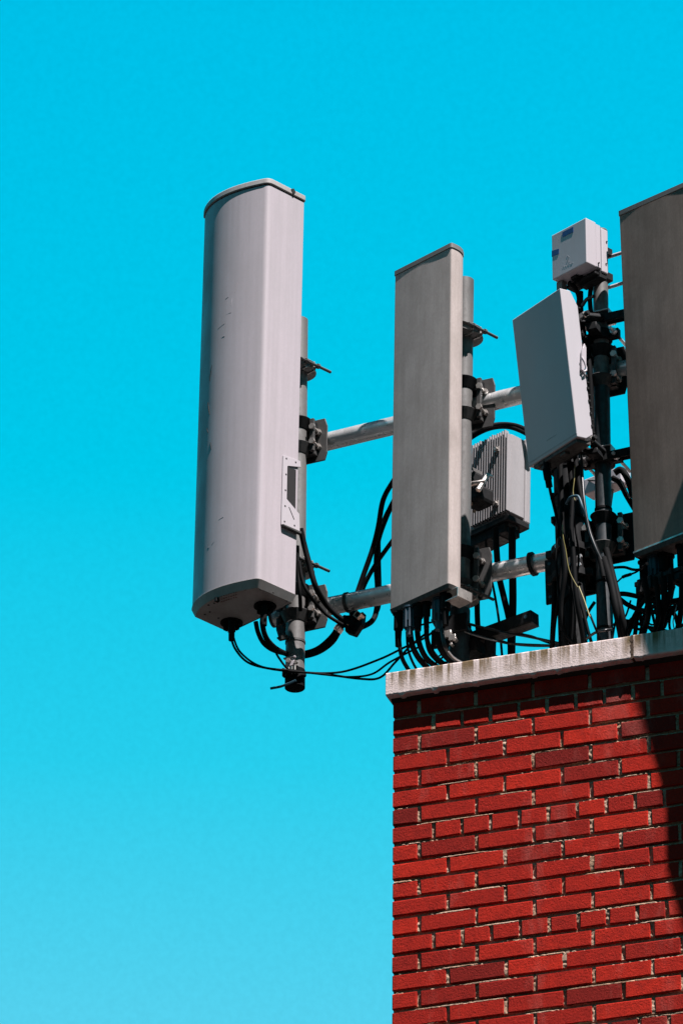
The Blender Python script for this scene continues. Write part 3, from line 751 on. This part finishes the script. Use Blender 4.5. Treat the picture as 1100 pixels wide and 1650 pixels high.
heavy_clamp(p3, p3.z(745), .044, .014)
mb = MB()
for yy in (822, 940, 1015): mb.cut(); mb.ring(.031, .026, p3.z(yy) - .004, p3.z(yy) + .004)
mb.build('pipe_band', M['rubber'], p3.t)
# long flat steel arms that reach from the slim pole towards the right antenna
mb = MB()
for (za, zb) in ((p3.z(520), p3.z(512) + .02), (p3.z(743), p3.z(735) + .02)):
    q = Matrix.Translation((0, -.02, za)); mb.cut(); mb.box(.02, .30, -.02, -.012, -.020, .012, q); mb.cut(); mb.box(.02, .30, .016, .024, -.014, .014, q)
mb.build('cross_arm', M['black_steel'], p3.t, .002, 1)
mb = MB()
for (yy, zz) in ((412, 0), (461, 0)): mb.cut(); mb.rod((.02, .02, p3.z(yy)), (.10, .01, p3.z(yy) - .0), .0065, 10)
mb.build('white_rod', M['white_box'], p3.t)
MB().ring(.0285, .0271, 0, p3.z(617)).build('shade_sleeve', M['shade_sleeve'], p3.t)  # shade on the lower pole, put into a dark skin

# post: mounting plate with U bolt, bands
pz = post.z(910)
mb = MB().prism([(-.125, -.095), (.115, -.095), (.115, .095), (-.02, .105), (-.125, .095)], -.075, -.065, Matrix.Translation((0, 0, pz)) @ Matrix.Rotation(R_(90), 4, 'X'))
pl = mb.build('mounting_plate', M['black_steel'], post.t, .001, 1)
hb = MB()
for (x, z) in ((-.108, .060), (-.066, .068), (-.108, -.07), (.09, .07), (.09, -.07)): hb.prism([(x + .006 * math.cos(a), z + .006 * math.sin(a)) for a in [2 * math.pi * k / 10 for k in range(10)]], -.0655, -.0635, Matrix.Translation((0, 0, pz)) @ Matrix.Rotation(R_(90), 4, 'X'))
hb.build('bolt_hole', M['teal_strap'], pl)
hv = MB()
for zz in (.05, -.05): hv.cut(); hv.ring(.066, .050, pz + zz - .014, pz + zz + .014); hv.box(-.085, .085, -.02, .0, pz + zz - .014, pz + zz + .014)
hv.build('post_clamp', M['black_steel'], post.t, .002, 1)
ob = MB()
for (x, z, y) in ((.0, .075, -.062), (-.02, .045, -.064), (.035, -.040, -.066), (.058, -.044, -.06), (.06, -.01, -.055)): ob.cut(); ob.hexnut((x, y - .008, pz + z), (x, y, pz + z), .009)
ob.build('bolt', M['bright_galv'], post.t)
ub = MB(); q = Matrix.Translation(post.M.inverted() @ (at(858, 909, 0))) 
ub.ring(TR_ + .010, TR_ + .001, -.006, .006, q @ Matrix.Rotation(R_(90), 4, 'Y')); ub.build('tube_ring', M['black_steel'], post.t)
mb = MB()
for yy in (758, 800, 838): mb.cut(); mb.ring(.0545, .0495, post.z(yy) - .006, post.z(yy) + .006); mb.box(-.056, -.044, -.03, -.0, post.z(yy) - .012, post.z(yy) + .012)
mb.build('cable_tie', M['rubber'], post.t)

# ------------------------------------------------------------------ small white radio box on top
A5, w5, h5 = fit_panel((888, 379), (943.5, 350), (944.5, 422), (889.5, 451), .27, 46)
t5 = thing('radio_box', A5, 'small white radio box with dark blue tape patches at the top of the slim pole', 'radio unit')
W = w5 / 2
MB().box(-W, W, 0, .05, 0, h5).build('front_cover', M['white_box'], t5, .003, 2)
MB().box(-W + .004, W - .002, .0505, .075, .004, h5 - .003).build('housing', M['white_box'], t5, .002, 1)
MB().box(-W + .01, W + .0015, .0755, .108, -.008, h5 - .012).build('rear_housing', M['white_box'], t5, .004, 2)
hl = lambda px, py: lhit(A5, px, py, 1, 0)
mb = MB()
for q4 in (((906, 374), (923.5, 365), (923.5, 373.5), (906, 382)), ((888.8, 404), (900.5, 400.5), (900, 409), (888.8, 413.5))):
    mb.prism([(hl(*q).x, hl(*q).z) for q in q4], -.0005, .0012, Matrix.Rotation(R_(90), 4, 'X'))
mb.build('blue_tape', M['blue_tape'], t5)
mb = MB(); random.seed(5)
for (x, y) in ((914, 412), (916, 414), (915, 417), (914, 420), (917, 422), (908, 429), (911, 428), (914, 427), (917, 425), (920, 424), (922, 423)):
    c = hl(x, y); mb.box(c.x - .0022, c.x + .0022, -.0008, .0006, c.z - .0012, c.z + .0012)
mb.build('faded_marking', M['label_grey'], t5)
mb = MB().box(-W + .012, W - .01, .052, .10, -.02, -.008); mb.box(-.02, W - .004, .07, .105, -.03, -.006); mb.box(-W + .06, -W + .09, .03, .06, -.012, -.0005)
mb.build('connector_plate', M['black_steel'], t5, .002, 1)
mb = MB().rod((W + .0015, .095, .03), (W + .005, .095, .03), .003); mb.rod((W + .0015, .10, h5 - .06), (W + .005, .10, h5 - .06), .003); mb.rod((W - .001, .06, .02), (W + .004, .06, .02), .003); mb.build('screws', M['dark_steel'], t5)
mb = MB().box(-.03, .03, .108, .19, .02, .05); mb.box(-.03, .03, .108, .19, h5 - .06, h5 - .03); mb.box(-.035, .035, .103, .112, .0, h5 - .02); mb.build('mounting_bracket', M['black_steel'], t5, .002, 1)
mb = MB().box(-W + .0, -W + .028, .02, .045, -.05, -.002); mb.build('side_bracket', M['grey_cap'], t5, .001, 1)

# ------------------------------------------------------------------ finned radio unit behind the middle antenna
A6, w6, h6 = fit_panel((760, 717), (819, 688), (817, 823), (758, 851), -.15, 45)
t6 = thing('finned_radio', A6, 'white radio unit with vertical cooling fins behind the middle grey antenna', 'radio unit')
W = w6 / 2; dd = .115; LX = -W - .06
MB().box(LX, W, .016, dd - .03, 0, h6 - .02).build('housing', M['fin_white'], t6, .003, 1)
MB().box(LX, W + .002, dd - .029, dd, -.012, h6 - .012).build('rear_cover', M['fin_white'], t6, .006, 2)
mb = MB(); n = 15
for k in range(n):
    x = W - .004 - k * .0125; tz = h6 - .002 - (.018 if k in (0,) else 0) - random.uniform(0, .006)
    mb.box(x - .0028, x + .0028, -.004, .0155, .004, tz)
fo = mb.build('cooling_fins', M['fin_white'], t6, .0006, 1)
mb = MB()
for k in range(n - 1):
    x = W - .010 - k * .0125
    for z in ((.07, .15, .23) if k % 2 else (.11, .19, .27)): mb.box(x - .0034, x + .0034, .004, .0155, z, z + .004)
mb.build('fin_bridges', M['grey_cap'], t6)
for (zc) in (h6 - .075, .045):
    b_ = MB().hexnut((W - .050, -.018, zc), (W - .050, -.004, zc), .008); b_.box(W - .062, W - .040, -.010, -.004, zc - .010, zc + .010); b_.build('bolt', M['bolt'], t6)
mb = MB().box(LX + .004, W + .004, .0, dd - .006, -.034, -.0125); mb.box(LX + .02, W - .02, .01, dd - .03, -.07, -.034); mb.build('connector_cover', M['black_steel'], t6, .002, 1)
mb = MB().box(W - .10, W - .055, .02, .07, -.075, -.069); mb.box(W - .04, W - .012, .02, .07, -.045, -.0335); mb.build('port_plate', M['dark_steel'], t6, .001, 1)
mb = MB().prism([(-.0, .0), (.035, .02), (.06, .085), (.0, .12), (-.0, .0)][:4], -.0, .012, Matrix.Translation((LX + .05, -.09, h6 * .33))) if False else MB()
c = lambda px, py, y=-.03: lhit(A6, px, py, 1, y)
mb.tube([c(742, 786, -.20), c(762, 779, -.19), c(778, 776, -.17), c(786, 768, -.10)], [.009, .009, .008, .006], 6); mb.tube([c(770, 790, -.18), c(785, 765, -.15), c(793, 768, -.08)], [.011, .009, .006], 6)
mb.build('support_arm', M['bolt'], t6, .001, 1)
mb = MB(); a = c(745, 768, -.10); mb.box(a.x, a.x + .062, -.12, -.045, a.z - .055, a.z + .005); mb.box(a.x + .0, a.x + .085, -.10, -.02, a.z - .12, a.z - .055); mb.build('support_block', M['black_steel'], t6, .014, 2)
mb = MB(); mb.box(a.x, a.x + .05, -.125, -.05, a.z + .006, a.z + .02); mb.build('support_lid', M['galv'], t6, .001, 1)
mb = MB(); a = c(752, 810, -.20); mb.box(a.x - .005, a.x + .012, a.y - .005, a.y + .005, a.z - .04, a.z + .05); mb.hexnut(c(758, 812, -.07), c(758, 812, -.19), .009); mb.hexnut(c(764, 824, -.07), c(764, 824, -.19), .006); mb.build('tab', M['copper_bolt'], t6)

# white box far behind, between slim pole and dark antenna
B8 = at(970, 786, -.55); A8 = frame(B8, 40)
t8 = thing('radio_box', A8, 'white box glimpsed between the slim pole and the dark antenna', 'radio unit')
MB().box(-.085, .085, 0, .06, 0, .062).build('housing', M['white_box'], t8, .004, 2)
mb = MB().tube([(-.06, -.004, .05), (-.02, -.006, .035), (.02, -.004, .03)], .004, 8); mb.rod((.05, -.002, .02), (.05, -.006, .02), .004); mb.build('handle', M['galv'], t8)
mb = MB().prism([(-.02, -.005), (.03, -.005), (.0, -.17), (-.012, -.17)], -.03, -.02, Matrix.Rotation(R_(90), 4, 'X')); mb.build('leg_plate', M['galv'], t8)

# angle strut near the parapet
P0, P1 = at(742, 1040, .02), at(865, 992, .02); P1 = atZ(862, 996, P0.z + .01)
v = (P1 - P0); L = v.length; q = v.to_track_quat('X', 'Z').to_matrix().to_4x4(); q.translation = P0
ts = thing('angle_strut', q, 'dark steel angle bar with a bolt hole, poking right just above the parapet', 'steel bar')
mb = MB().box(0, L, -.026, -.022, -.022, .022); mb.box(0, L, -.0218, .022, -.022, -.018); mb.box(0, L - .004, -.0218, .022, .018, .022); mb.box(L - .004, L, -.0218, .022, -.018, .0222); mb.build('channel', M['black_steel'], ts, .001, 1)
MB().box(0, L, -.0215, .0222, -.0255, -.0222).build('flange', M['dark_steel'], ts)
mb = MB().prism([(L - .022 + .007 * math.cos(a), .002 + .007 * math.sin(a)) for a in [2 * math.pi * k / 12 for k in range(12)]], .0258, .0275, Matrix.Rotation(R_(90), 4, 'X')); mb.build('bolt_hole', M['teal_strap'], ts)
mb = MB().box(.02, .10, -.05, .02, -.07, -.023); mb.rod((.13, -.01, -.10), (.135, -.01, -.024), .02); mb.box(.10, .15, -.03, .02, -.105, -.085); mb.build('clamp', M['black_steel'], ts, .003, 1)

# cable hangers under the lower tube
Hg = at(583, 985, .01); th = thing('cable_hanger', frame(Hg, RY), 'cluster of small square cable clips hanging under the lower tube', 'cable clip')
def clip(cx, cz, s, rot, mat):
    mb = MB(); Z = Matrix.Translation((cx, 0, cz)) @ Matrix.Rotation(R_(rot), 4, 'Y')
    for a, b, c_, d in ((-s, s, s - .003, s), (-s, s, -s, -s + .003), (-s, -s + .003, -s + .003, s - .003), (s - .003, s, -s + .003, s - .003)): mb.box(a, b, -.05, -.02, c_, d, Z)
    return mb.build('clip', M[mat], th)
hq = lambda px, py, y=-.04: lhit(th.matrix_world, px, py, 1, y)
for (x, y, s, r, m_) in ((577, 992, .012, 45, 'copper_bolt'), (544.5, 1013, .010, 40, 'bolt'), (563, 1000, .016, 10, 'black_steel')):
    c_ = hq(x, y); clip(c_.x, c_.z, s, r, m_)
mb = MB(); a = hq(566, 1005); mb.prism([(a.x - .035, a.z + .03), (a.x + .04, a.z + .045), (a.x + .035, a.z - .0), (a.x + .005, a.z - .04), (a.x - .03, a.z - .02)], .0, .03, Matrix.Rotation(R_(90), 4, 'X')); mb.build('hanger_block', M['black_steel'], th, .003, 1)
mb = MB(); a = hq(559, 1005, -.05); mb.rod(a, a + Vector((.004, -.008, -.012)), .006); mb.rod(hq(560, 1001, -.05), hq(560, 1001, -.06), .003); mb.build('bolt', M['copper_bolt'], th)
mb = MB(); a = LO0 + LOU * ((at(560, 970, 0) - LO0).dot(LOU)); a = th.matrix_world.inverted() @ a
mb.ring(TR_ + .004, TR_ + .0005, -.006, .006, Matrix.Translation(a) @ Matrix.Rotation(R_(90), 4, 'Y')); mb.build('band', M['dark_steel'], th)
Hc = at(1060, 945, dwall(1060, 945, -.0) - .04); tk = thing('cable_hanger', frame(Hc, 40), 'black double bar cable clamp under the big dark antenna', 'cable clip')
mb = MB().box(-.08, .12, -.03, -.01, .012, .030); mb.box(-.076, .12, -.028, -.01, -.016, .010); mb.box(-.08, .12, .01, .03, .0, .025)
for k in range(4): mb.box(-.065 + k * .045, -.05 + k * .045, -.036, .03, -.018, .032)
mb.build('clamp_bar', M['black_steel'], tk, .002, 1)

# ------------------------------------------------------------------ cables
def smooth(P, n=8):
    out = []
    for i in range(len(P) - 1):
        p0, p1_, p2_, p3_ = P[max(i - 1, 0)], P[i], P[i + 1], P[min(i + 2, len(P) - 1)]
        for k in range(n):
            t = k / n; out.append(.5 * ((2 * p1_) + (p2_ - p0) * t + (2 * p0 - 5 * p1_ + 4 * p2_ - p3_) * t * t + (3 * p1_ - p0 - 3 * p2_ + p3_) * t ** 3))
    out.append(P[-1]); return out
def cable(label, pts, r, mat='rubber', group='black cables of the rig', d0=.1, d1=None, cat='cable', name='cable'):
    n = len(pts); d1 = d0 if d1 is None else d1
    P = [at(p[0], p[1], p[2] if len(p) > 2 else d0 + (d1 - d0) * i / (n - 1)) for i, p in enumerate(pts)]
    P = smooth(P); o0 = P[0]
    mb = MB().tube([p - o0 for p in P], r, 10)
    o = mb.build(name, M[mat], None); o.location = o0
    return tag(o, label, cat, group)
c_ = cable
c_('thin black cable drooping from the left gland of the large white antenna', [(372, 1006, .33), (372, 1024, .33), (379, 1046, .32), (400, 1068, .28), (436, 1078, .2), (480, 1083, .15), (520, 1086, .1), (580, 1094, .1), (612, 1092, .1), (636, 1068, .1), (662, 1040, .1), (690, 1018, .1)], .0042)
c_('second thin cable from the same left gland, sagging just above the first', [(375, 1006, .33), (376, 1026, .33), (388, 1052, .30), (420, 1074, .24), (470, 1081, .16), (530, 1088, .1), (565, 1091, .1), (600, 1086, .1), (630, 1066, .1), (680, 1040, .1)], .0038)
c_('thin cable rising from the free pole foot to the middle antenna connectors', [(440, 1042, .2), (449, 1060, .18), (466, 1080, .14), (488, 1084, .1), (550, 1083, .1), (610, 1063, .1), (650, 1044, .1), (684, 1028, .1), (704, 1012, .1)], .0040)
c_('thick black boot cable at the left gland of the large white antenna', [(373, 1000, .33), (373, 1032, .33)], .011)
c_('thick black boot cable at the right gland of the large white antenna', [(426, 976, .36), (425, 1008, .36)], .011)
c_('thick black cable looping from the large antenna round under its free pole', [(424, 990, .36), (423, 1008, .36), (430, 1030, .32), (449, 1048, .22), (478, 1058, .0), (510, 1052, -.02), (535, 1035, -.02), (549, 1012, -.0), (560, 998, .03)], .0095)
c_('second thick cable looping just inside the first under the free pole', [(412, 1002, .34), (416, 1020, .33), (426, 1038, .3), (446, 1050, .22), (476, 1054, .0), (508, 1047, -.02), (532, 1028, -.02), (546, 1008, .0), (556, 994, .03)], .0085)
c_('thick cable dropping from the white side bracket past the pole to the tube clips', [(484, 852, .22), (491, 882, .2), (499, 912, .19), (508, 944, .18), (524, 972, .12), (548, 996, .08), (570, 1008, .05)], .0105)
c_('thinner cable beside it crossing the lower pole bracket', [(482, 905, .2), (487, 934, .2), (498, 958, .19), (520, 985, .12), (540, 1000, .1), (562, 1012, .06)], .0065)
c_('black cable hugging the right edge of the large antenna near its foot', [(479, 880, .2), (480, 920, .2), (483, 955, .2), (484, 985, .17)], .007)
c_('leftmost black cable arching out from behind the middle grey antenna', [(646, 758, -.08), (633, 776, -.08), (617, 806, -.08), (609, 850, -.08), (600, 885, -.08), (586, 925, -.09), (574, 960, -.09), (566, 985, -.05), (572, 1003, .0)], .0095)
c_('second black cable arching out from behind the middle grey antenna', [(648, 785, -.12), (634, 808, -.12), (621, 836, -.12), (609, 872, -.12), (606, 910, -.12), (608, 950, -.12), (606, 985, -.1), (598, 1002, -.05), (580, 1012, 0)], .0098)
c_('third black cable crossing the other two towards the tube clips', [(648, 850, -.1), (628, 877, -.1), (608, 905, -.1), (592, 932, -.1), (582, 955, -.1), (572, 985, -.06), (565, 1000, 0)], .0082)
c_('fourth black cable behind the crossing bundle left of the middle antenna', [(650, 800, -.15), (625, 822, -.15), (612, 860, -.15), (611, 900, -.15), (612, 950, -.15), (610, 980, -.12), (600, 997, -.06)], .006)
# cables from the middle antenna
c_('black cable curling from the leftmost connector of the middle antenna to the coping', [(643, 1030, .24), (645, 1050, .24), (650, 1066, .2), (662, 1086, .1)], .0075)
c_('black cable curling from the second connector of the middle antenna', [(660, 1015, .22), (664, 1040, .22), (674, 1060, .18), (690, 1078, .1)], .0105)
c_('thin black cable beside the second connector of the middle antenna', [(655, 1018, .22), (657, 1045, .22), (664, 1066, .18), (674, 1084, .1)], .0045)
c_('black cable curling from the third connector of the middle antenna', [(672, 1014, .22), (675, 1036, .22), (686, 1060, .18), (706, 1077, .1)], .010)
c_('black cable hanging from the fourth connector of the middle antenna', [(687, 1008, .22), (688, 1032, .22), (697, 1052, .18), (712, 1068, .1), (728, 1076, .05)], .009)
c_('thin looping cable in front of the fourth connector of the middle antenna', [(690, 1010, .24), (686, 1030, .24), (691, 1052, .2), (708, 1070, .12), (724, 1076, .1)], .0035)
c_('glossy cable with a bright highlight curving down beside the middle pole', [(711, 1014, .26), (716, 1040, .26), (726, 1056, .22), (742, 1068, .16), (768, 1077, .08)], .0075, 'grey_rubber')
c_('black cable inside the bright curved one by the middle pole', [(706, 1006, .22), (706, 1030, .22), (713, 1052, .2), (732, 1070, .12), (748, 1080, .08)], .0105)
c_('pale painted highlight lying on the curved cable beside the middle pole', [(722, 1050, .27), (731, 1060, .245), (744, 1068, .2), (764, 1076, .12)], .0028, 'pale_cable')  # pale strand imitates the gloss of the cable beneath
c_('thin wire loop crossing between middle antenna connectors and coping', [(700, 1070, .02), (712, 1060, .02), (722, 1042, .02), (728, 1022, .02)], .0035)
c_('thin level wire behind the middle antenna connectors', [(676, 1008, .0), (690, 1004, .0), (712, 1000, .0), (735, 998, .0)], .0035)
c_('thin arched wire low behind the middle antenna connectors', [(700, 1060, .0), (712, 1067, .0), (726, 1066, .0), (740, 1060, .0), (760, 1066, 0)], .0035)
# from finned radio down
c_('left thick cable dropping from the finned radio behind the lower tube', [(798, 850, -.06), (800, 890, -.08), (803, 925, -.08), (812, 965, -.08), (820, 1000, -.08), (822, 1030, -.08), (823, 1085, -.08)], .0115)
c_('right thick cable dropping from the finned radio, straight to the coping', [(825, 850, -.06), (825, 900, -.09), (826, 960, -.09), (825, 1010, -.09), (823, 1085, -.09)], .0135)
c_('thin cable left of the two thick ones below the finned radio', [(782, 870, -.05), (788, 915, -.08), (797, 960, -.08), (804, 1005, -.08), (810, 1075, -.08)], .0045)
c_('black cable running down the right side of the middle pole to the coping', [(766, 880, .02), (768, 940, .0), (769, 1000, .0), (773, 1040, .0), (776, 1090, -.02)], .010)
c_('black cable bending off the strut foot towards the coping', [(752, 1010, .0), (768, 1040, -.02), (777, 1066, -.04), (780, 1095, -.06)], .010)
c_('heavy black loop arching over the finned radio', [(740, 722, -.06), (762, 703, -.14), (790, 690, -.2), (820, 688, -.22), (848, 699, -.22), (862, 712, -.22)], .0085)
c_('second heavy black loop over the finned radio, a little higher', [(740, 712, -.06), (770, 692, -.14), (800, 684, -.2), (828, 685, -.22), (850, 694, -.22), (866, 706, -.22)], .0085)
# thin runs between strut and post
c_('pale topped wire running from the middle pole over the steel strut', [(742, 1016, .1), (770, 1025, .1), (790, 1031, .1), (801, 1033, .1), (830, 1038, .05), (900, 1041, .05)], .0048, 'grey_rubber')
c_('upper pale wire running over the steel strut', [(750, 1004, .1), (772, 1010, .1), (794, 1015, .1), (811, 1020, .1), (840, 1024, .05), (870, 1030, .05), (902, 1037, .05)], .0048, 'grey_rubber')
c_('short painted highlight along the wire on the steel strut', [(748, 1018, .115), (768, 1025, .115), (786, 1030, .115), (800, 1033, .115)], .0022, 'pale_cable')  # pale strand laid on the wire as its highlight
c_('thin black wire sagging between strut and thick post', [(822, 1008, .0), (836, 1020, .0), (858, 1026, .0), (884, 1036, .0), (905, 1040, .0)], .0040)
c_('thin black wire nearly level between strut and thick post', [(800, 1030, .02), (826, 1038, .0), (860, 1041, .0), (905, 1041, .0)], .0038)
# post cables
c_('black cable with a fat splice hanging left of the thick post under the tilted panel', [(880, 742, .28), (881, 758, .28), (886, 790, .22), (892, 815, .16), (900, 850, .15), (905, 900, .15), (900, 960, .14), (893, 1010, .1), (890, 1062, .05)], .0055)
c_('fat black splice sleeving hanging under the left corner of the tilted panel', [(879, 740, .28), (880, 756, .28), (883, 774, .27), (885, 786, .26)], [.010] * 8 + [.0145] * 8 + [.012] * 8 + [.007], name='cable_splice', cat='cable splice')
c_('straight black cable down the left flank of the thick post to the coping', [(893, 930, .1), (892, 980, .1), (890, 1020, .1), (888, 1070, .05)], .009)
c_('glossy black cable down the front of the thick post, left of the yellow wire', [(902, 740, .18), (904, 800, .19), (906, 860, .2), (910, 920, .2), (904, 980, .18), (914, 1060, .15)], .009)
c_('middle glossy black cable down the front of the thick post', [(916, 740, .18), (922, 800, .19), (920, 850, .2), (924, 900, .2), (928, 960, .2), (936, 1010, .17), (945, 1065, .12)], .009)
c_('right glossy black cable curving across between thick post and slim pole', [(926, 735, .18), (934, 790, .2), (942, 830, .2), (952, 865, .2), (964, 895, .2), (972, 930, .2)], .0085)
c_('slender cable slanting from under the panel to the slim pole', [(936, 730, .16), (940, 800, .2), (948, 850, .21), (958, 880, .21), (968, 902, .2)], .0055, 'grey_rubber')
c_('black cable slanting down right of the slim pole to the coping', [(972, 900, .15), (984, 940, .16), (993, 985, .16), (1002, 1030, .12), (1004, 1060, .1)], .014)
c_('second black cable slanting down right of the slim pole', [(976, 885, .14), (992, 950, .15), (1003, 1000, .15), (1010, 1050, .1)], .012)
c_('yellow and green earth wire high on the thick post', [(926, 750, .21), (925, 772, .22), (923, 792, .22), (926, 806, .22)], .0016, 'yellow_wire', 'earth wires')
c_('yellow and green earth wire low on the thick post', [(906, 846, .25), (907, 866, .25), (911, 886, .24), (917, 920, .23), (930, 946, .22)], .0016, 'yellow_wire', 'earth wires')
c_('bright yellow wire slanting between thick post and slim pole near the coping', [(932, 945, .22), (940, 965, .22), (945, 980, .22), (950, 994, .22)], .0026, 'yellow_wire', 'earth wires')
c_('blue grey strap loop round the thick post', [(912, 812, .22), (918, 802, .24), (928, 799, .24), (933, 803, .24), (938, 818, .24), (942, 832, .22)], .0050, 'teal_strap', 'blue straps', cat='strap', name='cable_strap')
c_('small slanting wire from the yellow wire to the slim pole foot', [(950, 990, .2), (958, 1010, .2), (966, 1030, .15)], .004)
c_('dark crossing cable low between thick post and slim pole', [(958, 970, .0), (948, 985, .0), (940, 1005, .0), (930, 1040, .0)], .006)
c_('second dark cable low between thick post and slim pole', [(925, 940, .12), (938, 980, .12), (948, 1020, .12), (960, 1060, .1)], .006)
c_('short thick dark cable over the foot of the slim pole', [(944, 1030, .15), (958, 1020, .17), (974, 1016, .19), (986, 1014, .15)], .005, 'grey_rubber')
c_('dark level cable between thick post and slim pole under the clamps', [(930, 944, .05), (945, 948, .05), (965, 950, .05)], .0085)
c_('large black coil cable hugging the thick post', [(935, 940, .16), (915, 960, .17), (903, 985, .17), (905, 1015, .17), (925, 1038, .16)], .006)
# tangle by the right antenna
c_('thin looped wire right of the slim pole, topmost of the tangle', [(986, 915, .1), (1005, 914, .1), (1020, 918, .12), (1032, 917, .15), (1042, 908, .2)], .0050)
c_('short wire with a bulging splice in the tangle right of the slim pole', [(992, 940, .1), (1003, 930, .1), (1014, 926, .12), (1026, 921, .14), (1036, 912, .18)], [.0030] * 8 + [.0060] * 10 + [.0035] * 15)
c_('thick black cable arching from the slim pole under the clamp bar', [(984, 960, .1), (1004, 957, .1), (1030, 962, .12), (1060, 970, .14), (1100, 965, .15), (1130, 950, .15)], .0085)
c_('thick black cable sagging from the slim pole to the right edge', [(990, 958, .1), (1010, 974, .1), (1032, 983, .12), (1062, 986, .14), (1095, 975, .15), (1130, 955, .15)], .0085)
c_('black cable falling from the first connector of the dark antenna', [(1037, 930, DA), (1042, 960, DA - .02), (1044, 990, DA - .05), (1038, 1015, .1), (1028, 1048, .1)], .0105)
c_('black cable falling from the second connector of the dark antenna', [(1055, 930, DA), (1060, 965, DA - .02), (1059, 1000, DA - .05), (1050, 1025, .1), (1042, 1048, .1)], .009)
c_('black cable falling from the third connector of the dark antenna', [(1068, 930, DA), (1070, 960, DA - .02), (1068, 985, DA - .05), (1062, 1015, .1), (1052, 1048, .1)], .0115)
c_('black cable falling from the fourth connector of the dark antenna', [(1078, 925, DA), (1080, 950, DA - .02), (1070, 985, DA - .05), (1060, 1010, .1), (1066, 1048, .1)], .009)
c_('thin arched cable under the dark antenna', [(1092, 975, DA - .08), (1082, 985, DA - .08), (1078, 1005, .1), (1082, 1020, .1), (1096, 1030, .1)], .0045)
c_('second thin arched cable under the dark antenna', [(1096, 965, DA - .08), (1086, 985, DA - .08), (1088, 1000, DA - .08), (1094, 1018, .1)], .0035)
c_('pale thin cable among the black ones under the dark antenna', [(1090, 975, DA - .05), (1087, 988, DA - .05), (1084, 1002, DA - .08), (1086, 1014, .1)], .0020, 'pale_cable')
c_('black cable close to the right edge under the dark antenna', [(1098, 925, DA), (1098, 960, DA - .02), (1096, 990, DA - .08), (1090, 1020, .1), (1082, 1045, .1)], .0105)
c_('black cable rising from coping left of the dark antenna connectors', [(1006, 1035, .0), (1014, 1010, .05), (1026, 985, .1), (1040, 965, .15), (1060, 955, .1)], .008)
c_('black cable crossing low between slim pole and dark antenna', [(1000, 1020, .0), (1016, 1000, .05), (1036, 985, .1), (1060, 975, .15), (1096, 970, .1)], .0080)
c_('thin cable sagging low above the shaded coping', [(1006, 1000, .05), (1022, 1003, .05), (1042, 1010, .08), (1062, 1014, .1), (1090, 1020, .1), (1120, 1010, .1)], .0060)
c_('thin cable sagging lowest above the shaded coping', [(1018, 1004, .05), (1040, 1009, .05), (1054, 1022, .05), (1066, 1036, .05), (1090, 1040, .0)], .0045)
c_('thin cable rising steeply near the right edge above the coping', [(1056, 1040, .0), (1064, 1015, .05), (1072, 1000, .1), (1086, 985, .15), (1110, 970, .15)], .0060)
c_('dark wire curving by the foot of the dark antenna cables', [(1062, 1012, .1), (1078, 1018, .1), (1096, 1010, .1), (1115, 995, .1)], .0060)
c_('black cable arching behind the slim pole to the dark antenna', [(990, 762, -.1), (1000, 757, -.1), (1010, 770, -.1), (1020, 800, -.1)], .012)
c_('dark diagonal cable beside the white box', [(986, 770, -.1), (998, 778, -.1), (1010, 800, -.1), (1022, 820, -.1)], .010)
c_('pale edged strap beside the white box', [(999, 772, -.08), (1006, 785, -.08), (1014, 802, -.08)], .0030, 'pale_cable')
c_('dark cable loop under the small radio box', [(915, 455, .2), (925, 462, .18), (932, 480, .15), (930, 505, .15), (938, 540, .15), (945, 560, .12)], .008)
c_('dark cable running under the small radio box towards the pole', [(925, 452, .2), (940, 447, .18), (952, 450, .14), (950, 480, .13), (952, 520, .13), (948, 580, .12), (952, 640, .12)], .0085)
c_('black cable along the left of the slim pole behind the tilted panel', [(935, 470, .14), (936, 510, .14), (944, 560, .13), (950, 600, .13), (953, 680, .12), (955, 720, .12)], .010)
c_('short glossy cable end with a connector near the pole clamp', [(938, 492, .17), (944, 483, .18), (952, 478, .18), (957, 477, .17)], .0065, 'grey_rubber')
TT = 'thin black cable lost in the dense tangle above the shaded end of the coping'; random.seed(11)
for k in range(7):
    xa = random.uniform(985, 1040); xb = xa + random.uniform(25, 90); ya = random.uniform(985, 1035); yb = random.uniform(925, 1030); sg = random.uniform(-60, 45); dd_ = random.uniform(-.15, .12)
    c_(TT, [(xa, 1036 if k % 2 else ya, dd_), (xa + (xb - xa) * .3, (ya + yb) / 2 + sg, dd_), (xa + (xb - xa) * .7, (ya + yb) / 2 - sg * .6, dd_), (xb, yb, dd_)], random.choice([.0035, .005, .0075]), 'rubber', 'tangled cables by the dark antenna')
T2 = 'thin black cable lost in the bundle at the foot of the middle pole'
for k in range(7):
    xa = random.uniform(690, 735); xb = xa + random.uniform(20, 60); yb = random.uniform(995, 1050); dd_ = random.uniform(-.12, .12)
    c_(T2, [(xa, yb, dd_), (xa + (xb - xa) * .4, yb + random.uniform(5, 30), dd_), (xb, 1055 + random.uniform(-5, 5), dd_), (xb + 14, 1088, dd_)], random.choice([.003, .005, .007]), 'rubber', 'cables at the foot of the middle pole')
T3 = 'thin black cable running down the thick post among its cable bundle'
for k in range(4):
    xa = random.uniform(895, 938); dd_ = random.uniform(.15, .2); q = random.uniform(-9, 9)
    c_(T3, [(xa, 745, dd_), (xa + q, 830, dd_), (xa - q, 900, dd_), (xa + q * 1.5, 980, dd_), (xa + q, 1060, dd_ - .04)], random.choice([.004, .006, .008]), 'rubber', 'cables down the thick post')
